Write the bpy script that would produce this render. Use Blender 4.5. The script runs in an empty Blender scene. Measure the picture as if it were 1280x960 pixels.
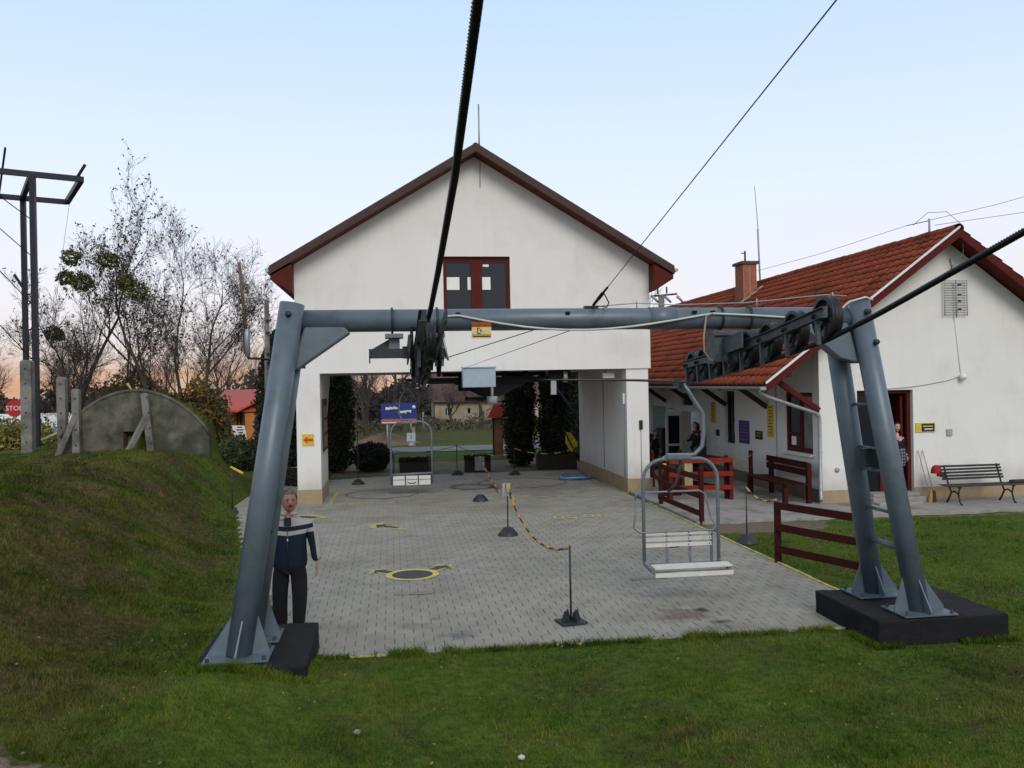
import bpy, math, random
import numpy as np
from mathutils import Vector, Matrix
random.seed(7); np.random.seed(7)
S = bpy.context.scene
COL = S.collection
R = math.radians

# ---------------------------------------------------------------- camera
FPX = 1100.0
cam_d = bpy.data.cameras.new('camera'); cam = bpy.data.objects.new('camera', cam_d); COL.objects.link(cam)
S.camera = cam
cam_d.sensor_width = 36.0; cam_d.lens = 36.0 * FPX / 1280.0
cam_d.clip_start = 0.05; cam_d.clip_end = 6000
yaw, roll, pit = R(7.8), R(1.05), R(-0.09)
fwd = Vector((math.sin(yaw) * math.cos(pit), math.cos(yaw) * math.cos(pit), math.sin(pit)))
rt = Vector((math.cos(yaw), -math.sin(yaw), 0)); up = rt.cross(fwd)
cx = math.cos(roll) * rt - math.sin(roll) * up
cy = math.sin(roll) * rt + math.cos(roll) * up
m = Matrix((cx, cy, -fwd)).transposed().to_4x4(); m.translation = Vector((0, 0, 3.1))
cam.matrix_world = m

# ---------------------------------------------------------------- sky and light
W = bpy.data.worlds.new('World'); S.world = W; W.use_nodes = True
nt = W.node_tree; nt.nodes.clear()
def N(t, **kw):
    n = nt.nodes.new(t)
    for k, v in kw.items():
        if k in n.inputs.keys(): n.inputs[k].default_value = v
        else: setattr(n, k, v)
    return n
SUN_EL, SUN_AZ = R(34), R(172)         # azimuth clockwise from +Y: behind the camera, veiled
sky = N('ShaderNodeTexSky', sky_type='NISHITA', sun_disc=False, sun_elevation=SUN_EL, sun_rotation=SUN_AZ,
        air_density=1.0, dust_density=1.2, ozone_density=2.0)
SKY_BG_STRENGTH = 0.15
tc = N('ShaderNodeTexCoord')
sep = N('ShaderNodeSeparateXYZ'); nt.links.new(tc.outputs['Generated'], sep.inputs[0])
# low cloud bank lit from underneath at the horizon
mp = N('ShaderNodeMapping'); mp.inputs['Scale'].default_value = (1.6, 1.6, 13)
nt.links.new(tc.outputs['Generated'], mp.inputs[0])
cn = N('ShaderNodeTexNoise', Scale=2.2, Detail=6.0, Roughness=0.6); nt.links.new(mp.outputs[0], cn.inputs['Vector'])
cr = N('ShaderNodeValToRGB'); nt.links.new(cn.outputs['Fac'], cr.inputs[0])
cr.color_ramp.elements[0].position = .36; cr.color_ramp.elements[1].position = .56
hz = N('ShaderNodeValToRGB'); nt.links.new(sep.outputs['Z'], hz.inputs[0])
e = hz.color_ramp.elements; e[0].position = 0.0; e[0].color = (1, 1, 1, 1); e[1].position = .055; e[1].color = (0, 0, 0, 1)
# smooth veil: whitens the lower sky and turns it slightly pink at the horizon
veil = N('ShaderNodeValToRGB'); nt.links.new(sep.outputs['Z'], veil.inputs[0])
ve = veil.color_ramp.elements
ve[0].position = 0.0; ve[0].color = (5.0, 3.5, 2.9, 1)
ve[1].position = 1.0; ve[1].color = (4.3, 4.5, 4.9, 1)
for p, c in ((.035, (5.7, 4.9, 4.8)), (.09, (6.4, 6.0, 6.3)), (.20, (6.0, 6.5, 7.3)), (.42, (4.2, 5.6, 7.2)), (.62, (4.2, 4.8, 5.6))):
    x = ve.new(p); x.color = (*c, 1)
mixv = N('ShaderNodeMix', data_type='RGBA'); mixv.inputs[0].default_value = 0.85
nt.links.new(sky.outputs[0], mixv.inputs[6]); nt.links.new(veil.outputs[0], mixv.inputs[7])
mul = N('ShaderNodeMath', operation='MULTIPLY'); nt.links.new(cr.outputs[0], mul.inputs[0]); nt.links.new(hz.outputs[0], mul.inputs[1])
mixc = N('ShaderNodeMix', data_type='RGBA'); nt.links.new(mul.outputs[0], mixc.inputs[0])
nt.links.new(mixv.outputs[2], mixc.inputs[6]); mixc.inputs[7].default_value = (4.8, 2.7, 1.6, 1)
bg = N('ShaderNodeBackground', Strength=SKY_BG_STRENGTH); nt.links.new(mixc.outputs[2], bg.inputs[0])
out = N('ShaderNodeOutputWorld'); nt.links.new(bg.outputs[0], out.inputs[0])
sd = bpy.data.lights.new('sun', 'SUN'); sun = bpy.data.objects.new('sun', sd); COL.objects.link(sun)
sd.energy = 1.5; sd.angle = R(26); sd.color = (1.0, .93, .83)
sdir = Vector((math.sin(SUN_AZ) * math.cos(SUN_EL), math.cos(SUN_AZ) * math.cos(SUN_EL), math.sin(SUN_EL)))
sun.rotation_euler = sdir.to_track_quat('Z', 'Y').to_euler()
S.view_settings.view_transform = 'Standard'; S.view_settings.look = 'None'
S.view_settings.exposure = 0.0; S.view_settings.gamma = 1.0
S.render.engine = 'CYCLES'
S.render.resolution_x, S.render.resolution_y = 1024, 768

# ---------------------------------------------------------------- materials
MATS = {}
def mat(name, col, rough=.8, metal=0.0, var=.12, scale=6.0, bump=0.0, bscale=40.0, col2=None, c2amt=.5, c2scale=1.5, spec=.4, alpha=None):
    """Principled material; colour varied by two noises, optional second colour in patches, fine bump."""
    if name in MATS: return MATS[name]
    M = bpy.data.materials.new(name); M.use_nodes = True; t = M.node_tree; L = t.links
    b = t.nodes['Principled BSDF']; b.inputs['Roughness'].default_value = rough; b.inputs['Metallic'].default_value = metal
    b.inputs['Specular IOR Level'].default_value = spec
    g = t.nodes.new('ShaderNodeNewGeometry')
    n = t.nodes.new('ShaderNodeTexNoise'); n.inputs['Scale'].default_value = scale; n.inputs['Detail'].default_value = 5
    L.new(g.outputs['Position'], n.inputs['Vector'])
    mr = t.nodes.new('ShaderNodeMapRange'); L.new(n.outputs['Fac'], mr.inputs[0])
    mr.inputs[1].default_value = .3; mr.inputs[2].default_value = .7
    mr.inputs[3].default_value = 1 - var; mr.inputs[4].default_value = 1 + var
    base = t.nodes.new('ShaderNodeMix'); base.data_type = 'RGBA'; base.inputs[0].default_value = 0
    base.inputs[6].default_value = (*col, 1); base.inputs[7].default_value = (*(col2 or col), 1)
    if col2:
        n2 = t.nodes.new('ShaderNodeTexNoise'); n2.inputs['Scale'].default_value = c2scale; n2.inputs['Detail'].default_value = 6
        n2.inputs['Roughness'].default_value = .65
        L.new(g.outputs['Position'], n2.inputs['Vector'])
        m2 = t.nodes.new('ShaderNodeMapRange'); L.new(n2.outputs['Fac'], m2.inputs[0])
        m2.inputs[1].default_value = .62 - .25 * c2amt; m2.inputs[2].default_value = .78 - .25 * c2amt
        L.new(m2.outputs[0], base.inputs[0])
    vm = t.nodes.new('ShaderNodeVectorMath'); vm.operation = 'SCALE'
    L.new(base.outputs[2], vm.inputs[0]); L.new(mr.outputs[0], vm.inputs['Scale']); L.new(vm.outputs[0], b.inputs['Base Color'])
    if bump:
        n3 = t.nodes.new('ShaderNodeTexNoise'); n3.inputs['Scale'].default_value = bscale; n3.inputs['Detail'].default_value = 4
        L.new(g.outputs['Position'], n3.inputs['Vector'])
        bp = t.nodes.new('ShaderNodeBump'); bp.inputs['Strength'].default_value = bump; bp.inputs['Distance'].default_value = .01
        L.new(n3.outputs['Fac'], bp.inputs['Height']); L.new(bp.outputs[0], b.inputs['Normal'])
    MATS[name] = M; return M

PLASTER = mat('plaster', (.72, .71, .685), .9, var=.02, scale=1.2, bump=.25, bscale=60, col2=(.655, .64, .61), c2amt=.4, c2scale=.7)
PLINTH = mat('plinth', (.33, .25, .15), .9, var=.12, scale=4, bump=.2)
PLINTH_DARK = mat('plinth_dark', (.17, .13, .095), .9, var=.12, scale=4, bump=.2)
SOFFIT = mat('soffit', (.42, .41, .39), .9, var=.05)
STEEL = mat('painted_steel', (.105, .14, .172), .42, .15, var=.10, scale=5, bump=.12, bscale=25, col2=(.085, .105, .12), c2amt=.3, c2scale=3, spec=.5)
STEEL_D = mat('dark_steel', (.024, .032, .037), .5, .2, var=.25, scale=12, col2=(.06, .05, .042), c2amt=.3, c2scale=9)
RUBBER = mat('rubber', (.012, .013, .017), .5, var=.25, scale=20)
GREASE = mat('greasy_steel', (.006, .006, .007), .6, .0, var=.3, scale=20, spec=.15)
ROPE = mat('wire_rope', (.009, .0095, .011), .45, .1, var=.3, scale=30, spec=.3)
GALV = mat('galvanised', (.32, .34, .36), .5, .5, var=.15, scale=8)
CHAIRM = mat('chair_steel', (.17, .205, .235), .45, .25, var=.15, scale=10)
SLAT = mat('white_slat', (.62, .595, .555), .55, var=.06, scale=9, col2=(.5, .47, .42), c2amt=.15, c2scale=8)
BLACKP = mat('black_bitumen', (.010, .010, .012), .8, var=.25, scale=5, bump=.6, bscale=14, col2=(.022, .021, .021), c2amt=.3, c2scale=3, spec=.2)
REDWOOD = mat('red_stained_wood', (.042, .007, .006), .6, var=.2, scale=7, bump=.15, bscale=30, spec=.12)
REDBRIGHT = mat('bright_red_wood', (.20, .020, .009), .6, var=.18, scale=7, bump=.15, bscale=30, spec=.12)
REDFRAME = mat('red_brown_frame', (.085, .012, .009), .6, var=.12, scale=6, spec=.12)
BROWN = mat('brown_bargeboard', (.048, .024, .017), .7, var=.25, scale=5, bump=.2)
DARKWOOD = mat('dark_wood', (.035, .024, .02), .8, var=.2)
TILE = mat('roof_tile', (.25, .060, .030), .9, var=.22, scale=3.0, bump=.3, bscale=50, col2=(.15, .042, .024), c2amt=.5, c2scale=1.1, spec=.1)
TILE_D = mat('old_tile', (.045, .035, .03), .8, var=.25, scale=2)
GLASS = mat('window_glass', (.010, .016, .024), .12, var=.05, spec=.35)
GLASSG = mat('curtained_glass', (.16, .18, .17), .25, var=.2, scale=3)
WHITE = mat('white_paint', (.74, .74, .73), .6, var=.04)
PAPER = mat('paper', (.78, .78, .75), .8, var=.03)
GREYP = mat('grey_paint', (.30, .33, .35), .6, var=.08)
BOXBLUE = mat('pale_blue_grey_paint', (.30, .38, .44), .45, var=.06)
YELLOW = mat('yellow_paint', (.58, .44, .035), .7, var=.15, scale=12)
YLINE = mat('worn_yellow_paint', (.50, .43, .12), .85, var=.2, scale=9, col2=(.27, .25, .17), c2amt=.7, c2scale=6)
YFADE = mat('faded_yellow_paint', (.27, .235, .10), .9, var=.2, scale=9, col2=(.185, .175, .16), c2amt=1.0, c2scale=14)
ORANGE = mat('chain_orange', (.48, .25, .05), .6, var=.1)
BLACK = mat('black_plastic', (.012, .012, .012), .5, var=.1)
DARKCLOTH = mat('dark_cloth', (.012, .013, .018), .95, var=.2, scale=12)
BLUEP = mat('blue_print', (.02, .04, .22), .5, var=.1)
REDP = mat('red_print', (.50, .03, .02), .5, var=.05)
CONC = mat('concrete', (.27, .26, .24), .9, var=.13, scale=2.5, bump=.3, bscale=25, col2=(.15, .145, .135), c2amt=.4, c2scale=1.3)
CONC_OLD = mat('old_concrete', (.19, .18, .16), .95, var=.2, scale=3, bump=.6, bscale=14, col2=(.09, .09, .082), c2amt=.7, c2scale=1.4)
PAVER = mat('paver', (.270, .258, .222), .88, var=.13, scale=2.2, bump=.4, bscale=70, col2=(.215, .20, .168), c2amt=.45, c2scale=.6)
def weather(M, streak, rust=None):
    # vertical rain streaks and splash dirt on render, rust flecks on steel
    t = M.node_tree; L = t.links; b = t.nodes['Principled BSDF']; src = b.inputs['Base Color'].links[0].from_socket
    g = t.nodes.new('ShaderNodeNewGeometry'); mp = t.nodes.new('ShaderNodeMapping'); L.new(g.outputs['Position'], mp.inputs[0])
    mp.inputs['Scale'].default_value = (3.2, 3.2, .35) if not rust else (1, 1, 1)
    n = t.nodes.new('ShaderNodeTexNoise'); n.inputs['Scale'].default_value = 1.6 if not rust else 11; n.inputs['Detail'].default_value = 7; n.inputs['Roughness'].default_value = .7; L.new(mp.outputs[0], n.inputs['Vector'])
    mr = t.nodes.new('ShaderNodeMapRange'); L.new(n.outputs['Fac'], mr.inputs[0]); mr.inputs[1].default_value = .55 if not rust else .66; mr.inputs[2].default_value = .85 if not rust else .74; mr.inputs[4].default_value = streak
    mx = t.nodes.new('ShaderNodeMix'); mx.data_type = 'RGBA'; L.new(mr.outputs[0], mx.inputs[0]); L.new(src, mx.inputs[6]); mx.inputs[7].default_value = (*(rust or (.42, .40, .36)), 1); src = mx.outputs[2]
    if not rust:
        se = t.nodes.new('ShaderNodeSeparateXYZ'); L.new(g.outputs['Position'], se.inputs[0])
        n2 = t.nodes.new('ShaderNodeTexNoise'); n2.inputs['Scale'].default_value = 2.5; n2.inputs['Detail'].default_value = 5; L.new(g.outputs['Position'], n2.inputs['Vector'])
        a = t.nodes.new('ShaderNodeMath'); a.operation = 'MULTIPLY_ADD'; L.new(n2.outputs['Fac'], a.inputs[0]); a.inputs[1].default_value = -.9; L.new(se.outputs['Z'], a.inputs[2])
        m2 = t.nodes.new('ShaderNodeMapRange'); L.new(a.outputs[0], m2.inputs[0]); m2.inputs[1].default_value = -.1; m2.inputs[2].default_value = .55; m2.inputs[3].default_value = .45; m2.inputs[4].default_value = 0
        m3 = t.nodes.new('ShaderNodeMix'); m3.data_type = 'RGBA'; L.new(m2.outputs[0], m3.inputs[0]); L.new(src, m3.inputs[6]); m3.inputs[7].default_value = (.36, .31, .25, 1); src = m3.outputs[2]
    L.new(src, b.inputs['Base Color'])
weather(PLASTER, .25); weather(STEEL, .55, (.085, .06, .045))
def add_stains(M, spots):
    # dirt and scorch marks with soft, noisy edges, fixed to the ground
    t = M.node_tree; L = t.links; b = t.nodes['Principled BSDF']; src = b.inputs['Base Color'].links[0].from_socket
    g = t.nodes.new('ShaderNodeNewGeometry'); n = t.nodes.new('ShaderNodeTexNoise'); n.inputs['Scale'].default_value = 3.5; n.inputs['Detail'].default_value = 6; n.inputs['Roughness'].default_value = .7
    L.new(g.outputs['Position'], n.inputs['Vector'])
    for (px_, py_, rx, ry, col, amt) in spots:
        v = t.nodes.new('ShaderNodeVectorMath'); v.operation = 'SUBTRACT'; L.new(g.outputs['Position'], v.inputs[0]); v.inputs[1].default_value = (px_, py_, 0)
        v2 = t.nodes.new('ShaderNodeVectorMath'); v2.operation = 'MULTIPLY'; L.new(v.outputs[0], v2.inputs[0]); v2.inputs[1].default_value = (1 / rx, 1 / ry, 0)
        l = t.nodes.new('ShaderNodeVectorMath'); l.operation = 'LENGTH'; L.new(v2.outputs[0], l.inputs[0])
        a = t.nodes.new('ShaderNodeMath'); a.operation = 'MULTIPLY_ADD'; L.new(n.outputs['Fac'], a.inputs[0]); a.inputs[1].default_value = 2.4; L.new(l.outputs['Value'], a.inputs[2])
        mr = t.nodes.new('ShaderNodeMapRange'); mr.interpolation_type = 'SMOOTHSTEP'; L.new(a.outputs[0], mr.inputs[0]); mr.inputs[1].default_value = 1.3; mr.inputs[2].default_value = 2.25; mr.inputs[3].default_value = amt; mr.inputs[4].default_value = 0
        mx = t.nodes.new('ShaderNodeMix'); mx.data_type = 'RGBA'; L.new(mr.outputs[0], mx.inputs[0]); L.new(src, mx.inputs[6]); mx.inputs[7].default_value = (*col, 1); src = mx.outputs[2]
    L.new(src, b.inputs['Base Color'])
add_stains(PAVER, [(3.75, 11.15, .55, .45, (.13, .095, .075), .8), (4.05, 11.3, .22, .15, (.035, .03, .03), .95), (4.1, 10.72, .2, .13, (.04, .035, .035), .9), (3.9, 10.45, .5, .2, (.13, .10, .08), .6),
    (.75, 10.8, .35, .25, (.09, .09, .10), .75), (.2, 11.3, .3, .3, (.15, .14, .13), .6), (2.4, 26.2, 1.6, 1.4, (.14, .125, .105), .6), (4.5, 25.5, 2.0, 1.8, (.14, .125, .105), .5), (0, 26, 1.8, 1.2, (.15, .135, .115), .4),
    (2.6, 21.5, 2.2, 1.0, (.185, .16, .12), .5), (4.6, 15.0, 1.2, .8, (.18, .17, .155), .5), (1.6, 17.5, 1.6, 1.2, (.20, .185, .155), .4), (.5, 11.6, .12, .1, (.2, .12, .09), .7), (-.4, 20.5, 1.4, .8, (.20, .165, .12), .4)])
JOINT = mat('paver_joint', (.165, .155, .128), .95, var=.2)
DIRT = mat('dirt', (.16, .12, .085), .97, var=.2, scale=5, bump=.5, bscale=20)
SAND = mat('sand_heap', (.17, .115, .075), .97, var=.15, scale=2, bump=.5, bscale=6)
GRAVEL = mat('gravel', (.21, .19, .165), .97, var=.2, scale=8, bump=.5, bscale=25)
ASPH = mat('asphalt', (.15, .16, .175), .9, var=.08, scale=2)
BRICK = mat('chimney_brick', (.36, .11, .05), .85, var=.25, scale=9, bump=.4, bscale=14)
HUTWOOD = mat('orange_boards', (.50, .19, .035), .6, var=.12, scale=4)
REDROOF = mat('red_sheet_roof', (.50, .075, .045), .6, var=.08)
BARK = mat('bark', (.052, .043, .034), .95, var=.3, scale=6, bump=.5, bscale=18)
TWIG = mat('twigs', (.060, .047, .038), .95, var=.3, scale=3)
TWIG_FAR = mat('far_twigs', (.085, .066, .060), .95, var=.25, scale=1)
LEAF_OLIVE = mat('sparse_leaves', (.036, .038, .016), .8, var=.4, scale=4)
MISTLE = mat('mistletoe', (.075, .080, .022), .8, var=.4, scale=3)
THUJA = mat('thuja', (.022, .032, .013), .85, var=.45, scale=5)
SHRUBM = mat('dark_shrub', (.018, .025, .011), .85, var=.45, scale=7)
AUTUMN = mat('autumn_leaves', (.19, .085, .02), .85, var=.4, scale=2, col2=(.05, .055, .015), c2amt=.9, c2scale=.9)
YLEAF = mat('yellow_leaves', (.26, .19, .035), .85, var=.4, scale=2, col2=(.06, .08, .02), c2amt=.9, c2scale=1.2)
GREENLEAF = mat('green_leaves', (.04, .06, .02), .85, var=.4, scale=3)
FALLEN = mat('fallen_leaves', (.22, .12, .055), .9, var=.45, scale=2)
SKIN = mat('skin', (.33, .155, .11), .55, var=.08, scale=20)
SKINL = mat('fair_skin', (.55, .33, .25), .55, var=.05)
HAIRG = mat('grey_hair', (.055, .05, .048), .85, var=.4, scale=60, col2=(.20, .19, .18), c2amt=.6, c2scale=18)
HAIRD = mat('dark_hair', (.014, .009, .007), .6, var=.2)
NAVY = mat('navy_cloth', (.012, .020, .034), .9, var=.15, scale=14, bump=.5, bscale=14)
JGREY = mat('grey_cloth', (.36, .345, .33), .9, var=.06, scale=14)
TROUSER = mat('black_trousers', (.004, .004, .005), .95, var=.2, scale=12, bump=.5, bscale=12)
JEANS = mat('blue_jeans', (.02, .032, .075), .9, var=.2, scale=12)
FLDPOST = mat('grey_timber', (.22, .20, .17), .9)
HOSE = mat('blue_hose', (.05, .13, .25), .5, var=.2)

# ---------------------------------------------------------------- builders
ORG = {}
def tag(o, label=None, cat=None, group=None, kind=None):
    if label: o['label'] = label
    if cat: o['category'] = cat
    if group: o['group'] = group
    if kind: o['kind'] = kind
    return o
def thing(name, label, cat, loc=(0, 0, 0), group=None):
    o = bpy.data.objects.new(name, None); COL.objects.link(o); o.location = loc; o.empty_display_size = .2
    ORG[o.name] = Vector(loc); return tag(o, label, cat, group)
def link(name, me, parent=None, label=None):
    o = bpy.data.objects.new(name, me); COL.objects.link(o)
    if parent is not None:
        o.parent = parent; ORG[o.name] = ORG.get(parent.name, Vector((0, 0, 0)))
    else: ORG[o.name] = Vector((0, 0, 0))
    if label: o['label'] = label
    return o
def npmesh(name, V, F, mats, smooth=False):
    """V (n,3) float, F (m,k) int with constant k."""
    V = np.asarray(V, dtype=np.float32); F = np.asarray(F, dtype=np.int32); k = F.shape[1]
    me = bpy.data.meshes.new(name)
    me.vertices.add(len(V)); me.vertices.foreach_set('co', V.ravel())
    me.loops.add(F.size); me.loops.foreach_set('vertex_index', F.ravel())
    me.polygons.add(len(F)); me.polygons.foreach_set('loop_start', np.arange(len(F), dtype=np.int32) * k)
    me.polygons.foreach_set('loop_total', np.full(len(F), k, dtype=np.int32))
    if smooth: me.polygons.foreach_set('use_smooth', np.ones(len(F), dtype=bool))
    me.update(calc_edges=True); me.validate()
    for mm in (mats if isinstance(mats, (list, tuple)) else [mats]): me.materials.append(mm)
    return me

class MB:
    def __init__(s): s.v = []; s.f = []; s.sm = []
    def add(s, vs, fs, smooth=False):
        o = len(s.v); s.v += [tuple(x) for x in vs]; s.f += [tuple(i + o for i in f) for f in fs]; s.sm += [smooth] * len(fs); return s
    def box(s, c, d, M=None):
        x, y, z = d[0] / 2, d[1] / 2, d[2] / 2
        vs = [Vector((a * x, b * y, cc * z)) for cc in (-1, 1) for b in (-1, 1) for a in (-1, 1)]
        if M: vs = [M @ v for v in vs]
        c = Vector(c)
        return s.add([v + c for v in vs], [(0, 2, 3, 1), (4, 5, 7, 6), (0, 1, 5, 4), (2, 6, 7, 3), (0, 4, 6, 2), (1, 3, 7, 5)])
    def bx(s, x0, x1, y0, y1, z0, z1): return s.box(((x0 + x1) / 2, (y0 + y1) / 2, (z0 + z1) / 2), (x1 - x0, y1 - y0, z1 - z0))
    def beam(s, p, q, w, h, upv=(0, 0, 1)):
        p, q = Vector(p), Vector(q); d = (q - p); L = d.length; d.normalize(); u = Vector(upv)
        a = d.cross(u)
        if a.length < 1e-4: a = d.cross(Vector((0, 1, 0)))
        a.normalize(); b = a.cross(d)
        vs = [p + a * (i * w / 2) + b * (j * h / 2) + d * (k * L) for k in (0, 1) for j in (-1, 1) for i in (-1, 1)]
        return s.add(vs, [(0, 2, 3, 1), (4, 5, 7, 6), (0, 1, 5, 4), (2, 6, 7, 3), (0, 4, 6, 2), (1, 3, 7, 5)])
    def tube(s, pts, r, n=8, closed=False, cap=True):
        P = [Vector(p) for p in pts]; k = len(P); rs = r if isinstance(r, (list, tuple)) else [r] * k
        vs = []; a = None
        for i, p in enumerate(P):
            if closed: t = P[(i + 1) % k] - P[i - 1]
            else: t = P[min(i + 1, k - 1)] - P[max(i - 1, 0)]
            t.normalize()
            if a is None:
                a = t.cross(Vector((0, 0, 1)));
                if a.length < .05: a = t.cross(Vector((0, 1, 0)))
            else: a = a - t * a.dot(t)
            a.normalize(); b = t.cross(a)
            for j in range(n):
                g = 2 * math.pi * j / n; vs.append(p + (a * math.cos(g) + b * math.sin(g)) * rs[i])
        fs = []
        for i in range(k if closed else k - 1):
            i2 = (i + 1) % k
            for j in range(n): fs.append((i * n + j, i * n + (j + 1) % n, i2 * n + (j + 1) % n, i2 * n + j))
        s.add(vs, fs, True)
        if cap and not closed:
            o = len(s.v) - len(vs); s.f.append(tuple(o + j for j in range(n))[::-1]); s.f.append(tuple(o + (k - 1) * n + j for j in range(n))); s.sm += [False, False]
        return s
    def prism(s, poly, a, axis='y'):
        """poly 2-D list, extruded along axis from a[0] to a[1]; axis y: poly in xz, x: poly in yz, z: poly in xy"""
        n = len(poly)
        f = {'y': lambda p, t: (p[0], t, p[1]), 'x': lambda p, t: (t, p[0], p[1]), 'z': lambda p, t: (p[0], p[1], t)}[axis]
        vs = [f(p, a[0]) for p in poly] + [f(p, a[1]) for p in poly]
        return s.add(vs, [tuple(range(n))[::-1], tuple(range(n, 2 * n))] + [(i, (i + 1) % n, n + (i + 1) % n, n + i) for i in range(n)])
    def lathe(s, c, prof, n=16, axis='z'):
        """prof: (radius, height) pairs along axis"""
        c = Vector(c); vs = []
        for r, h in prof:
            for j in range(n):
                g = 2 * math.pi * j / n; x, y = r * math.cos(g), r * math.sin(g)
                vs.append(c + Vector({'z': (x, y, h), 'x': (h, x, y), 'y': (x, h, y)}[axis]))
        fs = [(i * n + j, i * n + (j + 1) % n, (i + 1) * n + (j + 1) % n, (i + 1) * n + j) for i in range(len(prof) - 1) for j in range(n)]
        return s.add(vs, fs, True)
    def build(s, name, m, parent=None, label=None, world=True, bevel=0.0, sub=0):
        v = s.v
        if world and parent is not None:
            o = ORG.get(parent.name, Vector((0, 0, 0))); v = [(a[0] - o[0], a[1] - o[1], a[2] - o[2]) for a in v]
        me = bpy.data.meshes.new(name); me.from_pydata(v, [], s.f)
        me.polygons.foreach_set('use_smooth', s.sm); me.materials.append(m)
        import bmesh
        bm = bmesh.new(); bm.from_mesh(me); bmesh.ops.recalc_face_normals(bm, faces=bm.faces); bm.to_mesh(me); bm.free()
        o = link(name, me, parent, label)
        if bevel:
            md = o.modifiers.new('bevel', 'BEVEL'); md.width = bevel; md.segments = 2; md.limit_method = 'ANGLE'; md.angle_limit = R(40)
        return o
def copy_tree(o, loc=None, rotz=None, parent=None, label=None, group=None):
    c = o.copy(); COL.objects.link(c)
    if parent: c.parent = parent
    if loc is not None: c.location = loc
    if rotz is not None: c.rotation_euler = (0, 0, rotz)
    if label: c['label'] = label
    if group: c['group'] = group
    for ch in list(o.children): copy_tree(ch, parent=c)
    return c
def text_part(name, s, size, m, M, parent, depth=.004):
    cu = bpy.data.curves.new(name, 'FONT'); cu.body = s; cu.size = size; cu.extrude = depth / 2; cu.align_x = 'CENTER'; cu.align_y = 'CENTER'; cu.resolution_u = 3
    t = bpy.data.objects.new('tmp', cu); COL.objects.link(t)
    bpy.context.view_layer.update()
    me = bpy.data.meshes.new_from_object(t.evaluated_get(bpy.context.evaluated_depsgraph_get())); bpy.data.objects.remove(t)
    me.transform(M); me.materials.clear(); me.materials.append(m)
    o0 = ORG.get(parent.name, Vector((0, 0, 0))) if parent else Vector((0, 0, 0)); me.transform(Matrix.Translation(-o0))
    return link(name, me, parent)
FACE_CAM = Matrix.Rotation(R(90), 4, 'X')        # text readable from -Y
def sm(t): t = np.clip(t, 0, 1); return t * t * (3 - 2 * t)

# ---------------------------------------------------------------- terrain
TX_Y = [-20, 6, 9, 13, 17, 21, 24, 26, 30, 40, 60]
TX_X = [-2.6, -2.5, -2.25, -2.35, -2.9, -3.6, -3.75, -3.75, -4.4, -6.5, -12]
def undul(x, y): return .05 * np.sin(x * 1.3 + y * .7) + .04 * np.sin(x * 2.9 - y * 1.7 + 1) + .025 * np.sin(x * 5.1 + y * 4.3) + .02 * np.sin(y * 7.1 - x * 3.7)
def gz(x, y):
    x = np.asarray(x, float); y = np.asarray(y, float)
    toe = np.interp(y, TX_Y, TX_X)
    wd = np.interp(y, [8, 12, 22, 26, 40], [5.0, 3.8, 2.4, 1.5, 5])
    top = np.interp(y, [-20, 4, 8, 12, 20, 25, 29, 34, 42, 60], [.9, .95, 1.15, 1.45, 1.55, 1.36, 1.30, .9, .5, -.2])
    t = (toe - x) / wd
    h = top * sm(t) + undul(x, y) * sm(t * 2) * np.interp(y, [30, 40], [1, .5])
    # hollow behind the left footing, slight rise of the lawn at the left
    h = h - .12 * np.exp(-((x + 2.5) ** 2 + (y - 10.2) ** 2) / .5)
    h = h + (.17 + .15 * sm((-.9 - x) / 1.0)) * np.exp(-((x + 1.7) ** 2) / 2.6) * sm((10.3 - y) / 1.1) * sm((-x + .6) / 1.3)
    mnd = (1.35 + .45 + 1.25 * np.clip(1 - ((x + 7.0) / 2.15) ** 2, 0, 1) ** .85 - .04) * sm((2.3 - np.abs(x + 7.0)) / .5)
    h = np.where((y > 25.70) & (y < 33), np.maximum(h, mnd * sm((28.6 - y) / 2.4)), h)
    far = -np.interp(y, [44, 85, 250, 1500], [0, .62, 7.5, 36.0]) - np.clip(np.abs(x) - 200, 0, 1e9) * .02 * (y > 0)
    return h + far
def pave_left(y): return np.interp(y, [10.2, 13, 17, 21, 24, 28, 30.5], [-1.05, -1.75, -2.75, -3.5, -4.3, -4.0, -3.0])
def in_pave(x, y):
    yb = np.where(x < 0, 29.0 + (x + 3) * .4, 30.3)
    return (y > 10.2) & (y < yb) & (x > pave_left(y)) & (x < 6.33)
xs = np.unique(np.round(np.concatenate([np.arange(-12, 16, .2), np.arange(-40, -12, 1.0), np.arange(16, 45, 1.0), np.linspace(-40, -1500, 22), np.linspace(45, 1500, 22)]), 3))
ys = np.unique(np.round(np.concatenate([np.arange(4, 34, .2), np.arange(-12, 4, 1.0), np.arange(34, 62, 1.0), np.linspace(62, 300, 22), np.linspace(300, 1500, 14), np.array([-40., -100.])]), 3))
X, Y = np.meshgrid(xs, ys); Z = gz(X, Y)
paved = (X > pave_left(Y) + .1) & (X < 6.25) & (Y > 10.35) & (Y < 29)
Z = np.where(paved, -.12, Z)
nx, ny = len(xs), len(ys)
idx = np.arange(nx * ny).reshape(ny, nx)
F = np.stack([idx[:-1, :-1], idx[:-1, 1:], idx[1:, 1:], idx[1:, :-1]], -1).reshape(-1, 4)
GM = bpy.data.materials.new('grassland'); GM.use_nodes = True; t = GM.node_tree; L = t.links
b = t.nodes['Principled BSDF']; b.inputs['Roughness'].default_value = .95; b.inputs['Specular IOR Level'].default_value = .1
g = t.nodes.new('ShaderNodeNewGeometry')
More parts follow.
